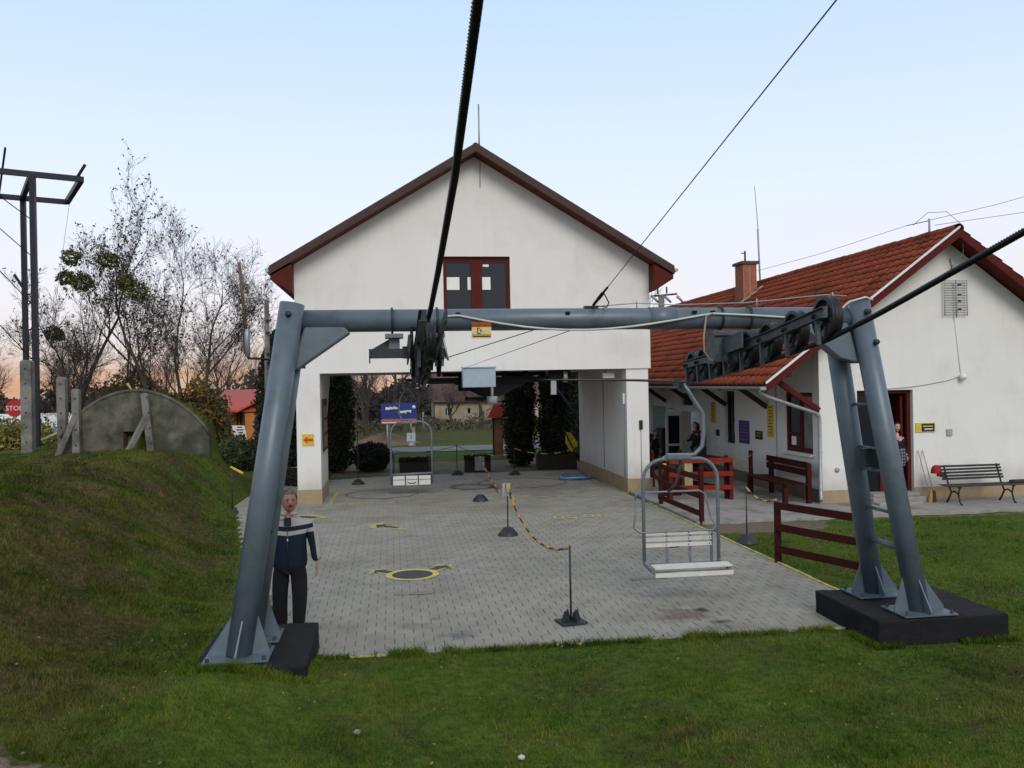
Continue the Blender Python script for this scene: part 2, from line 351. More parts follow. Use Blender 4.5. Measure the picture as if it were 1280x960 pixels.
def tn(sc, det=6, ro=.6):
    n = t.nodes.new('ShaderNodeTexNoise'); n.inputs['Scale'].default_value = sc; n.inputs['Detail'].default_value = det; n.inputs['Roughness'].default_value = ro
    L.new(g.outputs['Position'], n.inputs['Vector']); return n
def ramp(src, stops):
    r = t.nodes.new('ShaderNodeValToRGB'); L.new(src, r.inputs[0]); e = r.color_ramp.elements
    e[0].position, e[0].color = stops[0][0], (*stops[0][1], 1); e[1].position, e[1].color = stops[-1][0], (*stops[-1][1], 1)
    for p, c in stops[1:-1]: x = e.new(p); x.color = (*c, 1)
    return r
def mixn(f, a, bb):
    mm = t.nodes.new('ShaderNodeMix'); mm.data_type = 'RGBA'
    L.new(f, mm.inputs[0]); L.new(a, mm.inputs[6]); L.new(bb, mm.inputs[7]); return mm.outputs[2]
gr = ramp(tn(9).outputs['Fac'], [(.3, (.032, .055, .008)), (.5, (.062, .10, .014)), (.7, (.105, .135, .024))])
br = ramp(tn(14).outputs['Fac'], [(.3, (.030, .026, .010)), (.5, (.060, .048, .020)), (.72, (.11, .085, .04))])
at = t.nodes.new('ShaderNodeAttribute'); at.attribute_name = 'dry'
ad = t.nodes.new('ShaderNodeMath'); ad.operation = 'ADD'; L.new(at.outputs['Fac'], ad.inputs[0]); L.new(tn(2.3).outputs['Fac'], ad.inputs[1])
dr = ramp(ad.outputs[0], [(.55, (0, 0, 0)), (.95, (1, 1, 1))])
c1 = mixn(dr.outputs[0], gr.outputs[0], br.outputs[0])
at2 = t.nodes.new('ShaderNodeAttribute'); at2.attribute_name = 'soil'
ad2 = t.nodes.new('ShaderNodeMath'); ad2.operation = 'ADD'; L.new(at2.outputs['Fac'], ad2.inputs[0]); L.new(tn(3.5).outputs['Fac'], ad2.inputs[1])
dr2 = ramp(ad2.outputs[0], [(.92, (0, 0, 0)), (1.0, (1, 1, 1))])
so = ramp(tn(20).outputs['Fac'], [(.3, (.10, .08, .06)), (.7, (.20, .165, .125))])
c2 = mixn(dr2.outputs[0], c1, so.outputs[0])
L.new(c2, b.inputs['Base Color'])
bp = t.nodes.new('ShaderNodeBump'); bp.inputs['Strength'].default_value = .8; bp.inputs['Distance'].default_value = .04
L.new(tn(22, 8).outputs['Fac'], bp.inputs['Height']); L.new(bp.outputs[0], b.inputs['Normal'])
def vnoise(x, y, f):
    return (np.sin(x * f * 1.7 + y * f * .6 + 1.3) + np.sin(-x * f * .8 + y * f * 1.9 + 4) + np.sin(x * f * 2.9 - y * f * 2.1 + 2) * .7 + np.sin(x * f * 4.7 + y * f * 3.9) * .5 + np.sin(-x * f * 7.3 + y * f * 6.1 + 5) * .35) / 3.5
def dry_f(x, y):
    toe = np.interp(y, TX_Y, TX_X); hill = sm((toe - x + .5) / 2.4)
    d = .42 * hill + .07 + .34 * vnoise(x, y, 1.5) * (.55 + .75 * hill) + .10 * vnoise(x, y, 5.0)
    d = d + .25 * ((y > 46) & (y < 90))
    d = np.where((y < 10.5), d + .16 * sm((x - 4.5) / 2) * sm((9.3 - y) / 1.2), d)
    d = d + .35 * np.exp(-((x - 6.6) ** 2 + (y - 7.2) ** 2) / .8) + .18 * np.exp(-((x - 2.0) ** 2 / 2 + (y - 7.4) ** 2 / .1))
    d = d - .22 * sm((y - 19) / 3) * hill
    return d
def soil_f(x, y):
    s = np.zeros_like(x)
    s = np.maximum(s, .70 * np.exp(-(((x - 7.6) / 1.7) ** 4 + ((y - 17.45) / .75) ** 4)))          # bare patch by the fence
    s = np.maximum(s, .5 * np.exp(-(((y - 17.85) / .28) ** 2)) * (x > 6.3) * (x < 20))                # rough edge of the slab
    s = np.maximum(s, .55 * ((y > 30.2) & (y < 35.3) & (x > -4.6) & (x < 30)))                         # gravel behind the passage
    s = np.maximum(s, .60 * sm((4.62 - x - y + .08 * np.sin(x * 9)) / .25) * (x < -2.2) * (y < 9))        # trodden path, lower left
    s = np.maximum(s, .47 * np.exp(-((x - 5.5) ** 2 + (y - 9.25) ** 2) / .05))
    s = np.maximum(s, .42 * np.exp(-((x + 2.35) ** 2 + (y - 9.9) ** 2) / .35))
    return s
me = npmesh('ground', np.stack([X, Y, Z], -1).reshape(-1, 3), F, GM, True)
for nm, fn in (('dry', dry_f), ('soil', soil_f)):
    a = me.attributes.new(nm, 'FLOAT', 'POINT'); a.data.foreach_set('value', fn(X, Y).ravel().astype(np.float32))
ground = link('ground', me); tag(ground, kind='structure')

# sheets: slab, road, verge
def sheet(name, poly, z, m, kind='structure'):
    mb = MB(); mb.prism(poly, (z - .12, z), 'z'); o = mb.build(name, m); tag(o, kind=kind); return o
terr_poly = [(6.42, 18.1)]
for i in range(40):
    xx = 6.6 + i * (20 - 6.6) / 39; terr_poly.append((xx, 18.02 + .05 * math.sin(i * 2.3) + .04 * math.sin(i * 5.1)))
terr_poly += [(20, 19.9), (20, 50), (7.2, 50), (7.2, 30.4), (6.42, 30.4)]
sheet('terrace', terr_poly, .06, CONC)
road = MB()
for i in range(30):
    x0, x1 = -60 + i * 5, -55 + i * 5
    yy = lambda x: 40.2 + .02 * x
    road.add([(x0, yy(x0), float(gz(x0, 41)) * 0 + .03), (x1, yy(x1), .03), (x1, yy(x1) + 3.4, .02), (x0, yy(x0) + 3.4, .02)], [(0, 1, 2, 3)])
tag(road.build('road', ASPH), kind='structure')

# ---------------------------------------------------------------- pavement with its pavers
jp = []
pts = [(float(pave_left(y)) - .02, y) for y in np.arange(10.2, 29, .6)]
pave_poly = [(6.33, 10.16), (6.33, 30.3), (0.2, 30.3), (-2.2, 29.4), (-3.4, 28.7)] + pts[::-1]
pavement = MB().prism(pave_poly, (-.1, .004), 'z').build('pavement', JOINT); tag(pavement, kind='structure')
PL, PW, PD = .235, .2, .014
def bone(g=.0045):
    a, w, d = PL / 2 - g, PW / 2 - g, PD
    topp = [(-a, w + d), (-.31 * PL, w + d), (-.19 * PL, w - d), (.19 * PL, w - d), (.31 * PL, w + d), (a, w + d)]
    return [(-x, -y) for x, y in topp] [::1] + [(-x, y) for x, y in topp[::-1]] if False else topp[::-1] + [(x, -y) for x, y in topp]
bp2 = bone(); nb = len(bp2)
pv = [(x, y, .0) for x, y in bp2] + [(x * .995, y * .995, .014) for x, y in bp2]
def paver_mesh():
    mb = MB(); mb.add([(x, y, -.03) for x, y in bp2] + [(x, y, .008) for x, y in bp2] + [(x * .975, y * .97, .014) for x, y in bp2],
                      [(i, (i + 1) % nb, nb + (i + 1) % nb, nb + i) for i in range(nb)] + [(nb + i, nb + (i + 1) % nb, 2 * nb + (i + 1) % nb, 2 * nb + i) for i in range(nb)] + [tuple(range(2 * nb, 3 * nb))])
    me = bpy.data.meshes.new('paver'); me.from_pydata([tuple(v) for v in mb.v], [], mb.f)
    import bmesh
    bm = bmesh.new(); bm.from_mesh(me); bmesh.ops.recalc_face_normals(bm, faces=bm.faces); bm.to_mesh(me); bm.free()
    me.materials.append(PAVER); return me
pm = paver_mesh()
P0 = np.array([v.co[:] for v in pm.vertices]); PF = [tuple(p.vertices) for p in pm.polygons]
rows = []
r_ = 0; y = 10.3
while y < 30.2:
    off = (r_ % 2) * PL / 2
    x = -4.6 + off
    while x < 6.29:
        if bool(in_pave(np.array(x - .02), np.array(y))) and x < 6.28: rows.append((x, y, 1.0))
        x += PL
    if r_ % 2: rows.append((6.268, y, .5))
    y += PW; r_ += 1
rows.sort(key=lambda p: math.hypot(p[0], p[1]))
for (x, y, sx_) in rows[:300]:
    o = bpy.data.objects.new('paver', pm); COL.objects.link(o); o.parent = pavement
    o.location = (x, y, random.uniform(-.003, .003)); o.scale = (sx_, 1, 1); o.rotation_euler = (random.uniform(-.006, .006), random.uniform(-.006, .006), random.uniform(-.006, .006))
sv, sf = [], []
for (x, y, sx_) in rows[300:]:
    o0 = len(sv); dz = random.uniform(-.003, .003)
    sv += [(a[0] * sx_ + x, a[1] + y, a[2] + dz) for a in P0]; sf += [tuple(i + o0 for i in f) for f in PF]
me = bpy.data.meshes.new('pavers'); me.from_pydata(sv, [], sf); me.materials.append(PAVER)
tag(link('pavers', me, pavement), kind='stuff')
# kerbs with worn yellow paint
kb = MB()
yy = 10.3
while yy < 21.0:
    l = random.uniform(.55, .95); kb.bx(6.30 + random.uniform(-.006, .006), 6.345, yy, yy + l - .012, -.05, .035 + random.uniform(-.006, .006)); yy += l
xx = -.9
while xx < 5.4:
    l = random.uniform(.3, .8)
    if random.random() < .55: kb.bx(xx, xx + l - .01, 10.15, 10.185, -.05, .022 + random.uniform(-.008, .004))
    xx += l
tag(kb.build('kerb', YLINE), kind='structure')
def flat(name, poly, z, m, parent=pavement):
    return MB().prism(poly, (z - .002, z), 'z').build(name, m, parent)
ZP = .021
def ring(cx_, cy_, r0, r1, z, m, n=36, sy=1.0, name='painted_ring', parent=pavement, jag=0):
    mb = MB(); vs = []
    for i in range(n):
        g_ = 2 * math.pi * i / n; j1 = 1 + random.uniform(-jag, jag)
        vs += [(cx_ + r0 * math.cos(g_) * j1, cy_ + r0 * sy * math.sin(g_) * j1, z), (cx_ + r1 * math.cos(g_) * j1, cy_ + r1 * sy * math.sin(g_) * j1, z)]
    mb.add(vs, [(2 * i, 2 * i + 1, 2 * ((i + 1) % n) + 1, 2 * ((i + 1) % n)) for i in range(n)]); return mb.build(name, m, parent)
ASPHD = mat('dark_grey_paint', (.055, .058, .065), .85, var=.15, scale=9)
flat('painted_line', [(-1.75, 23.3), (6.3, 23.3), (6.3, 23.38), (-1.75, 23.38)], ZP, YLINE)
flat('painted_line', [(6.30, 23.4), (6.36, 23.4), (6.36, 26.2), (6.30, 26.2)], ZP, YLINE)
flat('painted_line', [(-1.70, 23.4), (-1.6, 23.4), (-1.55, 25.9), (-1.65, 25.9)], ZP, YLINE)
# turn-around symbol: dark disc, yellow ring, two arrows
ring(.28, 14.35, .0001, .33, ZP, ASPHD, name='painted_disc')
ring(.28, 14.35, .33, .43, ZP + .002, mat('bright_yellow_line', (.55, .47, .13), .85, var=.15, scale=9))
def arrow(pts, z=ZP):   # outline yellow and inner dark
    c = Vector((sum(p[0] for p in pts) / len(pts), sum(p[1] for p in pts) / len(pts)))
    flat('painted_arrow', pts, z, YLINE)
    cc = [((p[0] - c.x) * .62 + c.x, (p[1] - c.y) * .58 + c.y) for p in pts]
    flat('painted_arrow', cc, z + .004, ASPHD)
def arrow_shape(tail, tip, w, hw, hl):
    a, bq = Vector(tail), Vector(tip); d = (bq - a).normalized(); n_ = Vector((-d.y, d.x)); k = bq - d * hl
    return [tuple(a + n_ * w), tuple(k + n_ * w), tuple(k + n_ * hw), tuple(bq), tuple(k - n_ * hw), tuple(k - n_ * w), tuple(a - n_ * w)]
arrow(arrow_shape((-.0, 14.5), (-.42, 14.9), .13, .27, .26))
arrow(arrow_shape((.55, 14.55), (.95, 15.05), .13, .27, .26))
arrow([(.30, 18.85), (.10, 18.85), (-.32, 19.35), (-.48, 19.15), (-.55, 19.75), (-.18, 19.95), (-.25, 19.65), (.15, 19.2)])
arrow([(-1.45, 21.0), (-2.0, 20.7), (-2.5, 20.9), (-2.5, 21.5), (-2.0, 21.6)])
# four outlined foot-prints in front of the boarding line
for fx in (3.72, 4.02, 4.42, 4.72):
    ring(fx, 19.7, .065, .125, ZP, YLINE, n=20, sy=1.9, name='painted_footprint')
flat('painted_patch', [(0.0, 13.0), (.55, 12.98), (.6, 13.12), (.02, 13.16)], ZP, YFADE)
flat('painted_patch', [(3.62, 13.2), (4.2, 13.22), (4.2, 13.36), (3.6, 13.34)], ZP, YFADE)
# scorch marks and tyre rings
STAIN = mat('oil_stain', (.06, .05, .045), .8, var=.4, scale=6, col2=(.12, .11, .10), c2amt=.6, c2scale=5)
RUST = mat('rust_stain', (.135, .115, .10), .9, var=.2, scale=6, col2=(.165, .155, .145), c2amt=.9, c2scale=5)
def blot(cx_, cy_, rx, ry, m, z=ZP, name='stain'):
    n = 26; ps = [(cx_ + rx * math.cos(2 * math.pi * i / n) * random.uniform(.7, 1.1), cy_ + ry * math.sin(2 * math.pi * i / n) * random.uniform(.7, 1.1)) for i in range(n)]
    flat(name, ps, z, m)
ring(2.35, 26.2, .55, .72, ZP, STAIN, jag=.05, name='tyre_mark'); ring(3.9, 26.8, 1.30, 1.38, ZP, RUST, jag=.03, name='tyre_mark')
ring(-.3, 25.2, .98, 1.05, ZP, RUST, jag=.03, name='tyre_mark')

# ---------------------------------------------------------------- walls with openings
def wall(holes, umin, umax, z0, topf, brk, place, name, m, parent, th=.3):
    """wall in a (u, z) plane from umin to umax; topf(u) roof line; brk extra break points; holes (u0,u1,z0,z1); place(u,t,z)->xyz with t depth"""
    us = sorted(set([umin, umax] + [h for H_ in holes for h in H_[:2]] + list(brk)))
    mb = MB()
    for a, c in zip(us[:-1], us[1:]):
        if c - a < 1e-6: continue
        mid = (a + c) / 2; hs = sorted([h for h in holes if h[0] <= mid <= h[1]], key=lambda h: h[2]); z = z0
        segs = []
        for h in hs:
            if h[2] > z + 1e-6: segs.append((z, z, h[2], h[2]))
            z = h[3]
        segs.append((z, z, topf(a), topf(c)))
        for (a0, c0, a1, c1) in segs:
            vs = [place(a, 0, a0), place(c, 0, c0), place(c, 0, c1), place(a, 0, a1), place(a, th, a0), place(c, th, c0), place(c, th, c1), place(a, th, a1)]
            mb.add(vs, [(0, 1, 2, 3), (5, 4, 7, 6), (4, 0, 3, 7), (1, 5, 6, 2), (3, 2, 6, 7), (4, 5, 1, 0)])
    return mb.build(name, m, parent)

# ---------------------------------------------------------------- passage building (bottom station)
sta = thing('station_building', 'white gabled chairlift station standing over an open drive-through passage', 'building', (2.3, 23.5, 0))
XL, XR, YF, YB, LZ = -2.47, 7.08, 23.5, 29.8, 3.43
gtop = lambda x: 9.17 - abs(x - 2.3) * .605
wall([(1.42, 3.22, 4.72, 6.5), (-1.86, XR, 0, LZ)], XL, XR, 0.0, gtop, [2.3], lambda u, t, z: (u, YF + t, z), 'wall', PLASTER, sta, .35)
wall([(XL, 6.4, 0, LZ)], XL, XR, 0.0, gtop, [2.3], lambda u, t, z: (u, YB - .35 + t, z), 'wall', PLASTER, sta, .35)
for o in list(sta.children):
    pass
# side walls upstairs, right flank down to the ground, left pier with haunch, floor over the passage
MB().bx(XL, XL + .3, YF + .352, YB - .352, LZ, 6.28).build('wall', PLASTER, sta)
MB().bx(6.40, 7.02, YF + .05, YF + .352, 0, LZ - .001).build('pier', PLASTER, sta)
MB().bx(6.40, XR, YF + .352, YB - .352, 0, 6.28).build('wall', PLASTER, sta)
MB().prism([(YF + .352, 0), (YF + 2.5, 0), (YF + 2.5, 2.2), (YF + 3.9, 3.3), (YF + 3.9, LZ), (YF + .352, LZ)], (XL, -1.86), 'x').build('pier', PLASTER, sta)
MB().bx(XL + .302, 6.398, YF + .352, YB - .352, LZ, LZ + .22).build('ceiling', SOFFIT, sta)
MB().bx(XR, XR + .003, YF, YB, LZ + .02, 6.2).build('wall', PLASTER, sta)
# jog where the upper wall oversails the right pier
MB().bx(6.42, XR + .055, YF - .035, YF - .001, LZ + .03, 4.2 + 1.7).build('wall_render', PLASTER, sta) if False else None
for (a, c, y0, y1) in ((XL - .015, -1.845, YF - .015, YF + 2.515), (6.385, 7.095, YF + .035, YB + .015)):
    MB().bx(a, c, y0, y1, 0, .40).build('plinth', PLINTH if a > 0 else PLINTH, sta)
# roof: slab, battens, bargeboards, tiles
def gable_roof(par, xc, zr, slope, run, y0, y1, th, m_soffit):
    mb = MB()
    for s_ in (-1, 1):
        xe = xc + s_ * run; ze = zr - slope * run
        mb.prism([(xc, zr), (xe, ze), (xe, ze - th), (xc, zr - th)], (y0, y1), 'y')
    return mb.build('roof', m_soffit, par)
RZ, RS, RUN = 9.27, .605, 5.32
roof1 = gable_roof(sta, 2.3, RZ, RS, RUN, 22.95, 30.4, .10, REDFRAME)
for s_ in (-1, 1):
    xe = 2.3 + s_ * RUN; ze = RZ - RS * RUN
    MB().prism([(2.3, RZ + .12), (xe, ze + .12), (xe, ze - .10), (2.3, RZ - .10)], (22.90, 22.948), 'y').build('bargeboard', BROWN, roof1)
    # boxed eaves
    MB().prism([(xe - s_ * .02, ze - .12), (xe - s_ * .02, ze - .22), (xe - s_ * .55, ze - .55), (xe - s_ * .55, ze + .17)], (22.96, 30.3), 'y').build('eaves_box', REDFRAME, roof1)
    MB().tube([(xe + s_ * .05, 22.88, ze), (xe + s_ * .05, 30.4, ze)], .05, 8).build('gutter', GALV, roof1)
def tiles(par, x_e, z_e, x_r, z_r, y0, y1, m, n_obj, pitch=.34, wid=.30):
    """interlocking tiles on the plane from the eave line to the ridge line; nearest n_obj as objects"""
    d = Vector((x_r - x_e, 0, z_r - z_e)); Ls = d.length; d.normalize(); nrm = Vector((-d.z, 0, d.x)) if d.x > 0 else Vector((d.z, 0, -d.x))
    n = int(round(Ls / pitch)); pitch = Ls / n; k = int(round((y1 - y0) / wid)); wid = (y1 - y0) / k
    seg = 6; prof = [(wid * i / seg, .018 * math.cos(2 * math.pi * i / seg)) for i in range(seg + 1)]
    vs, fs = [], []
    for (w, h) in prof:
        for (a, hh) in ((0, .0), (0, .045), (pitch + .02, .012)):
            q = d * a + nrm * (h + hh + .02); vs.append((q.x, w, q.z))
    for i in range(seg):
        fs += [(3 * i, 3 * i + 3, 3 * i + 4, 3 * i + 1), (3 * i + 1, 3 * i + 4, 3 * i + 5, 3 * i + 2)]
    me = bpy.data.meshes.new('roof_tile'); me.from_pydata(vs, [], fs); me.materials.append(m)
    me.polygons.foreach_set('use_smooth', [False, True] * seg)
    pos = []
    for j in range(n):
        for i in range(k): pos.append((x_e + d.x * pitch * j, y0 + i * wid, z_e + d.z * pitch * j))
    pos.sort(key=lambda p: math.hypot(p[0], p[1]))
    base = ORG.get(par.name, Vector((0, 0, 0)))
    for p in pos[:n_obj]:
        o = bpy.data.objects.new('roof_tile', me); COL.objects.link(o); o.parent = par
        o.location = Vector(p) - base + nrm * random.uniform(-.004, .006); o.rotation_euler = (random.uniform(-.006, .006), random.uniform(-.008, .008), random.uniform(-.006, .006))
    V = np.array(vs); allv = []; allf = []; 
    for p in pos[n_obj:]:
        o0 = len(allv) * len(vs); allv.append(V + np.array(p) - np.array(base) + np.array(nrm) * random.uniform(-.004, .006)); allf += [tuple(a + o0 for a in f) for f in fs]
    if allv:
        me2 = bpy.data.meshes.new('roof_tiles'); me2.from_pydata(np.concatenate(allv).tolist(), [], allf); me2.materials.append(m)
        me2.polygons.foreach_set('use_smooth', [False, True] * (seg * len(pos[n_obj:])))
        tag(link('roof_tiles', me2, par), kind='stuff')
for s_ in (-1, 1): tiles(roof1, 2.3 + s_ * RUN, RZ - RS * RUN, 2.3, RZ, 22.99, 30.4, TILE_D, 0)
MB().tube([(2.3, 22.95, RZ + .05), (2.3, 30.4, RZ + .05)], .09, 8).build('ridge_cap', TILE_D, roof1)
MB().tube([(2.44, 23.4, 9.1), (2.44, 23.4, 10.55)], .022, 6).build('lightning_rod', GALV, roof1)
MB().tube([(2.46, 23.485, 9.0), (2.45, 23.485, 8.35)], .012, 5).build('drain_stub', GREYP, sta)
# gable window
win = MB()
x0, x1, z0, z1 = 1.42, 3.22, 4.72, 6.5
win.bx(x0, x1, 23.60, 23.68, z1 - .09, z1).bx(x0, x1, 23.60, 23.68, z0, z0 + .09).bx(x0, x0 + .09, 23.60, 23.68, z0 + .09, z1 - .09).bx(x1 - .09, x1, 23.60, 23.68, z0 + .09, z1 - .09)
win.bx(2.17, 2.47, 23.59, 23.69, z0 + .09, z1 - .09)
win.bx(x0 + .09, 2.17, 23.61, 23.67, z1 - .15, z1 - .09).bx(2.47, x1 - .09, 23.61, 23.67, z1 - .15, z1 - .09)
wd = win.build('window', REDFRAME, sta)
for a, c in ((1.51, 2.17), (2.47, 3.13)):
    MB().bx(a, c, 23.64, 23.65, z0 + .09, z1 - .15).build('pane', GLASS, wd)
for a, c, d0, d1 in ((1.52, 1.86, 5.62, 5.96), (2.08, 2.168, 5.62, 5.96), (2.475, 2.70, 5.62, 5.96), (2.50, 2.66, 6.24, 6.30)):
    MB().bx(a, c, 23.630, 23.636, d0, d1).build('paper', PAPER, wd)
MB().bx(1.38, 3.26, 23.44, 23.62, 4.66, 4.715).build('window_sill', REDFRAME, sta)
# things on the piers
sg = thing('arrow_sign', 'yellow square sign with a red arrow pointing left on the left pier', 'sign', (-2.17, 23.49, 1.7))
MB().bx(-2.33, -2.03, 23.478, 23.492, 1.55, 1.85).build('panel', YELLOW, sg)
MB().prism([(-2.31, 1.70), (-2.20, 1.79), (-2.20, 1.735), (-2.055, 1.735), (-2.055, 1.665), (-2.20, 1.665), (-2.20, 1.61)], (23.472, 23.477), 'y').build('arrow', REDP, sg)
nb_ = thing('notice_board', 'brown glazed notice case on the inner face of the left pier', 'sign', (-1.85, 24.6, 1.9))
MB().bx(-1.858, -1.81, 24.0, 25.3, 1.35, 2.75).build('frame', DARKWOOD, nb_)
for zz in (1.45, 1.85, 2.25):
    MB().bx(-1.808, -1.803, 24.1, 25.2, zz, zz + .32).build('sheet', mat('brown_paper', (.22, .14, .09), .8), nb_)
sw = thing('bell_push', 'small dark push button box with conduit on the right pier face', 'electrical box', (6.78, 23.49, 1.85))
MB().bx(6.74, 6.83, 23.50, 23.549, 1.75, 2.0).build('box', BLACK, sw)
MB().tube([(6.785, 23.535, 1.75), (6.785, 23.53, .42)], .010, 5).build('conduit', GREYP, sw)
fl = thing('flood_light', 'small white floodlight under the ceiling beside the right passage wall', 'lamp', (6.2, 24.2, 3.3))
MB().box((6.0, 24.0, 3.25), (.32, .14, .14)).build('housing', WHITE, fl); MB().bx(5.94, 6.06, 23.9, 24.1, 3.32, 3.43).build('bracket', GREYP, fl)
jb = thing('junction_box', 'white junction box with downward conduit inside the right passage wall', 'electrical box', (6.39, 23.9, 2.7))
MB().bx(6.34, 6.398, 23.72, 23.86, 2.45, 2.75).build('box', WHITE, jb)
MB().tube([(6.375, 23.79, 2.45), (6.375, 23.79, .42)], .014, 5).build('conduit', GREYP, jb)
MB().tube([(6.385, 26.2, 3.2), (6.385, 26.2, .45)], .016, 5).build('conduit', GREYP, jb)

# drive machinery hanging in the passage
bw = thing('bull_wheel', 'dark steel return wheel and frame hung under the station ceiling', 'lift machinery', (2.2, 26.0, 3.2))
wh = MB().lathe((2.2, 26.0, 3.18), [(1.62, -.07), (1.78, -.07), (1.74, 0), (1.78, .07), (1.62, .07), (1.62, -.07)], 48).build('rim', GREASE, bw)
sp = MB()
for i in range(8):
    g_ = i * math.pi / 4; sp.beam((2.2, 26, 3.18), (2.2 + 1.63 * math.cos(g_), 26 + 1.63 * math.sin(g_), 3.18), .09, .09)
sp.build('spokes', GREASE, bw); MB().lathe((2.2, 26, 3.18), [(.001, -.3), (.25, -.3), (.25, .25), (.001, .25)], 16).build('hub', GREASE, bw)
fr = MB().bx(.6, 4.9, 24.05, 24.25, 3.10, 3.26).bx(1.4, 4.3, 24.4, 24.55, 3.30, 3.40)
for xx in (1.0, 2.05, 3.1, 3.7, 4.6): fr.bx(xx - .06, xx + .06, 24.06, 24.24, 3.26, 3.43)
fr.bx(.6, .8, 24.25, 28, 3.1, 3.25).bx(4.7, 4.9, 24.25, 28, 3.1, 3.25)
fr.build('frame', GREASE, bw)
MB().prism([(1.7, 3.10), (3.75, 3.10), (2.95, 2.72), (2.5, 2.72)], (24.1, 24.2), 'y').build('hanger_plate', GREASE, bw)
MB().bx(2.0, 2.7, 24.0, 24.3, 2.62, 2.72).build('crosspiece', GREASE, bw)
MB().lathe((2.72, 23.9, 2.62), [(.001, -.08), (.15, -.08), (.15, .12), (.001, .12)], 16).build('motor', GREYP, bw)
MB().tube([(2.72, 23.9, 2.7), (2.72, 23.9, 3.0)], .04, 8).build('shaft', GREYP, bw)
cab = thing('control_cabinet', 'pale blue grey metal cabinet hung in the middle of the passage mouth', 'electrical box', (2.29, 23.05, 2.99))
MB().bx(1.85, 2.72, 22.98, 23.32, 2.99, 3.50).build('box', BOXBLUE, cab, bevel=.02)
MB().bx(1.83, 2.74, 22.95, 23.34, 3.502, 3.53).build('lid', BOXBLUE, cab)
MB().tube([(1.88, 23.1, 3.0), (1.9, 23.15, 2.8), (2.1, 23.3, 2.66), (2.5, 23.8, 2.6)], .015, 6).build('cable', BLACK, cab)
MB().bx(2.2, 2.3, 23.32, 23.5, 3.3, 3.42).build('bracket', GREYP, cab)
sh = thing('guide_sheave', 'grey guide wheel and counterweight under the ceiling right of the frame', 'lift machinery', (4.75, 23.9, 3.2))
MB().lathe((4.75, 23.9, 3.24), [(.05, -.05), (.17, -.05), (.15, 0), (.17, .05), (.05, .05)], 18, 'x').build('wheel', GALV, sh)
MB().bx(4.35, 4.5, 23.85, 23.95, 2.75, 3.15).build('weight', GREYP, sh); MB().bx(4.3, 4.9, 23.86, 23.94, 3.2, 3.43).build('bracket', GREASE, sh)

# ---------------------------------------------------------------- long house on the right
hs = thing('house', 'long white house with red tiled roof and deep eaves, right of the yard', 'building', (13.5, 20, 0))
HX0, HX1, HY, HYE = 10.2, 16.8, 20.0, 48.0
XE, ZE, XRG, ZRG = 8.6, 2.93, 13.54, 6.58
hsl = (ZRG - ZE) / (XRG - XE)
htop = lambda x: (ZRG - .10) - abs(x - XRG) * hsl - .05
wall([(11.17, 12.63, .26, 2.75)], HX0, HX1, 0, htop, [XRG], lambda u, t, z: (u, HY + t, z), 'wall', PLASTER, hs, .35)
wholes = [(20.35, 21.9, 1.2, 2.72), (25.3, 26.1, 1.13, 2.72), (27.75, 30.2, .06, 1.98), (29.0, 30.2, 2.2, 2.62)]
wall(wholes, HY + .352, HYE, 0, lambda u: 4.0, [], lambda u, t, z: (HX0 + t, u, z), 'wall', PLASTER, hs, .35)
MB().bx(HX1 - .35, HX1, HY + .352, HYE, 0, 4.0).build('wall', PLASTER, hs)
# plinths, notched at the door step
pl = MB().bx(HX0 - .018, 11.3, HY - .018, HY, 0, .36).bx(12.62, HX1 + .018, HY - .018, HY, 0, .36)
pl.build('plinth', PLINTH, hs)
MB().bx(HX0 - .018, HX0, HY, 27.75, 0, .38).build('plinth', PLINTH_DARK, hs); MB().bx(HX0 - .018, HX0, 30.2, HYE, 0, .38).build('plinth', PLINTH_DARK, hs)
roof2 = MB()
XO = XRG + (XRG - XE)
for s_ in (-1, 1):
    xe = XRG + s_ * (XRG - XE)
    roof2.prism([(XRG, ZRG - .02), (xe, ZE - .02), (xe, ZE - .10), (XRG, ZRG - .10)], (19.45, HYE + .4), 'y')
roof2 = roof2.build('roof', DARKWOOD, hs)
tiles(roof2, XE, ZE, XRG, ZRG, 19.45, HYE + .4, TILE, 300)
tiles(roof2, XO, ZE, XRG, ZRG, 19.45, HYE + .4, TILE, 0)
# half-round ridge caps, each its own piece near the camera
rc = MB().lathe((0, 0, 0), [(.125, 0), (.115, .40)], 10, 'y').build('ridge_tile', TILE, roof2, world=False)
yy = 19.42; first = True
while yy < HYE + .2:
    c = rc if first else rc.copy()
    if not first: COL.objects.link(c); c.parent = roof2
    c.location = Vector((XRG, yy, ZRG + .015 + random.uniform(-.008, .008))) - ORG[hs.name]; first = False; yy += .38
for s_ in (-1, 1):
    xe = XRG + s_ * (XRG - XE)
    MB().prism([(XRG, ZRG + .02), (xe, ZE + .02), (xe, ZE - .17), (XRG, ZRG - .19)], (19.40, 19.448), 'y').build('bargeboard', REDFRAME, roof2)
    if s_ < 0: MB().prism([(XRG, ZRG + .075), (xe, ZE + .075), (xe, ZE + .03), (XRG, ZRG + .03)], (19.375, 19.455), 'y').build('verge_trim', WHITE, roof2)
    MB().prism([(XRG, ZRG - .105), (xe, ZE - .105), (xe, ZE - .12), (XRG, ZRG - .12)], (19.45, 20.0), 'y').build('soffit_board', REDFRAME, roof2)
gt = MB()
n = 8
for i in range(n):
    a0, a1 = math.pi + math.pi * i / n, math.pi + math.pi * (i + 1) / n
    r = .075
    gt.add([(XE - .06 + r * math.cos(a), y, ZE - .03 + r * math.sin(a)) for a in (a0, a1) for y in (19.42, 45)] , [(0, 1, 3, 2)])
gt.bx(XE - .14, XE + .02, 19.40, 19.42, ZE - .11, ZE - .03)
gt = gt.build('gutter', GALV, roof2)
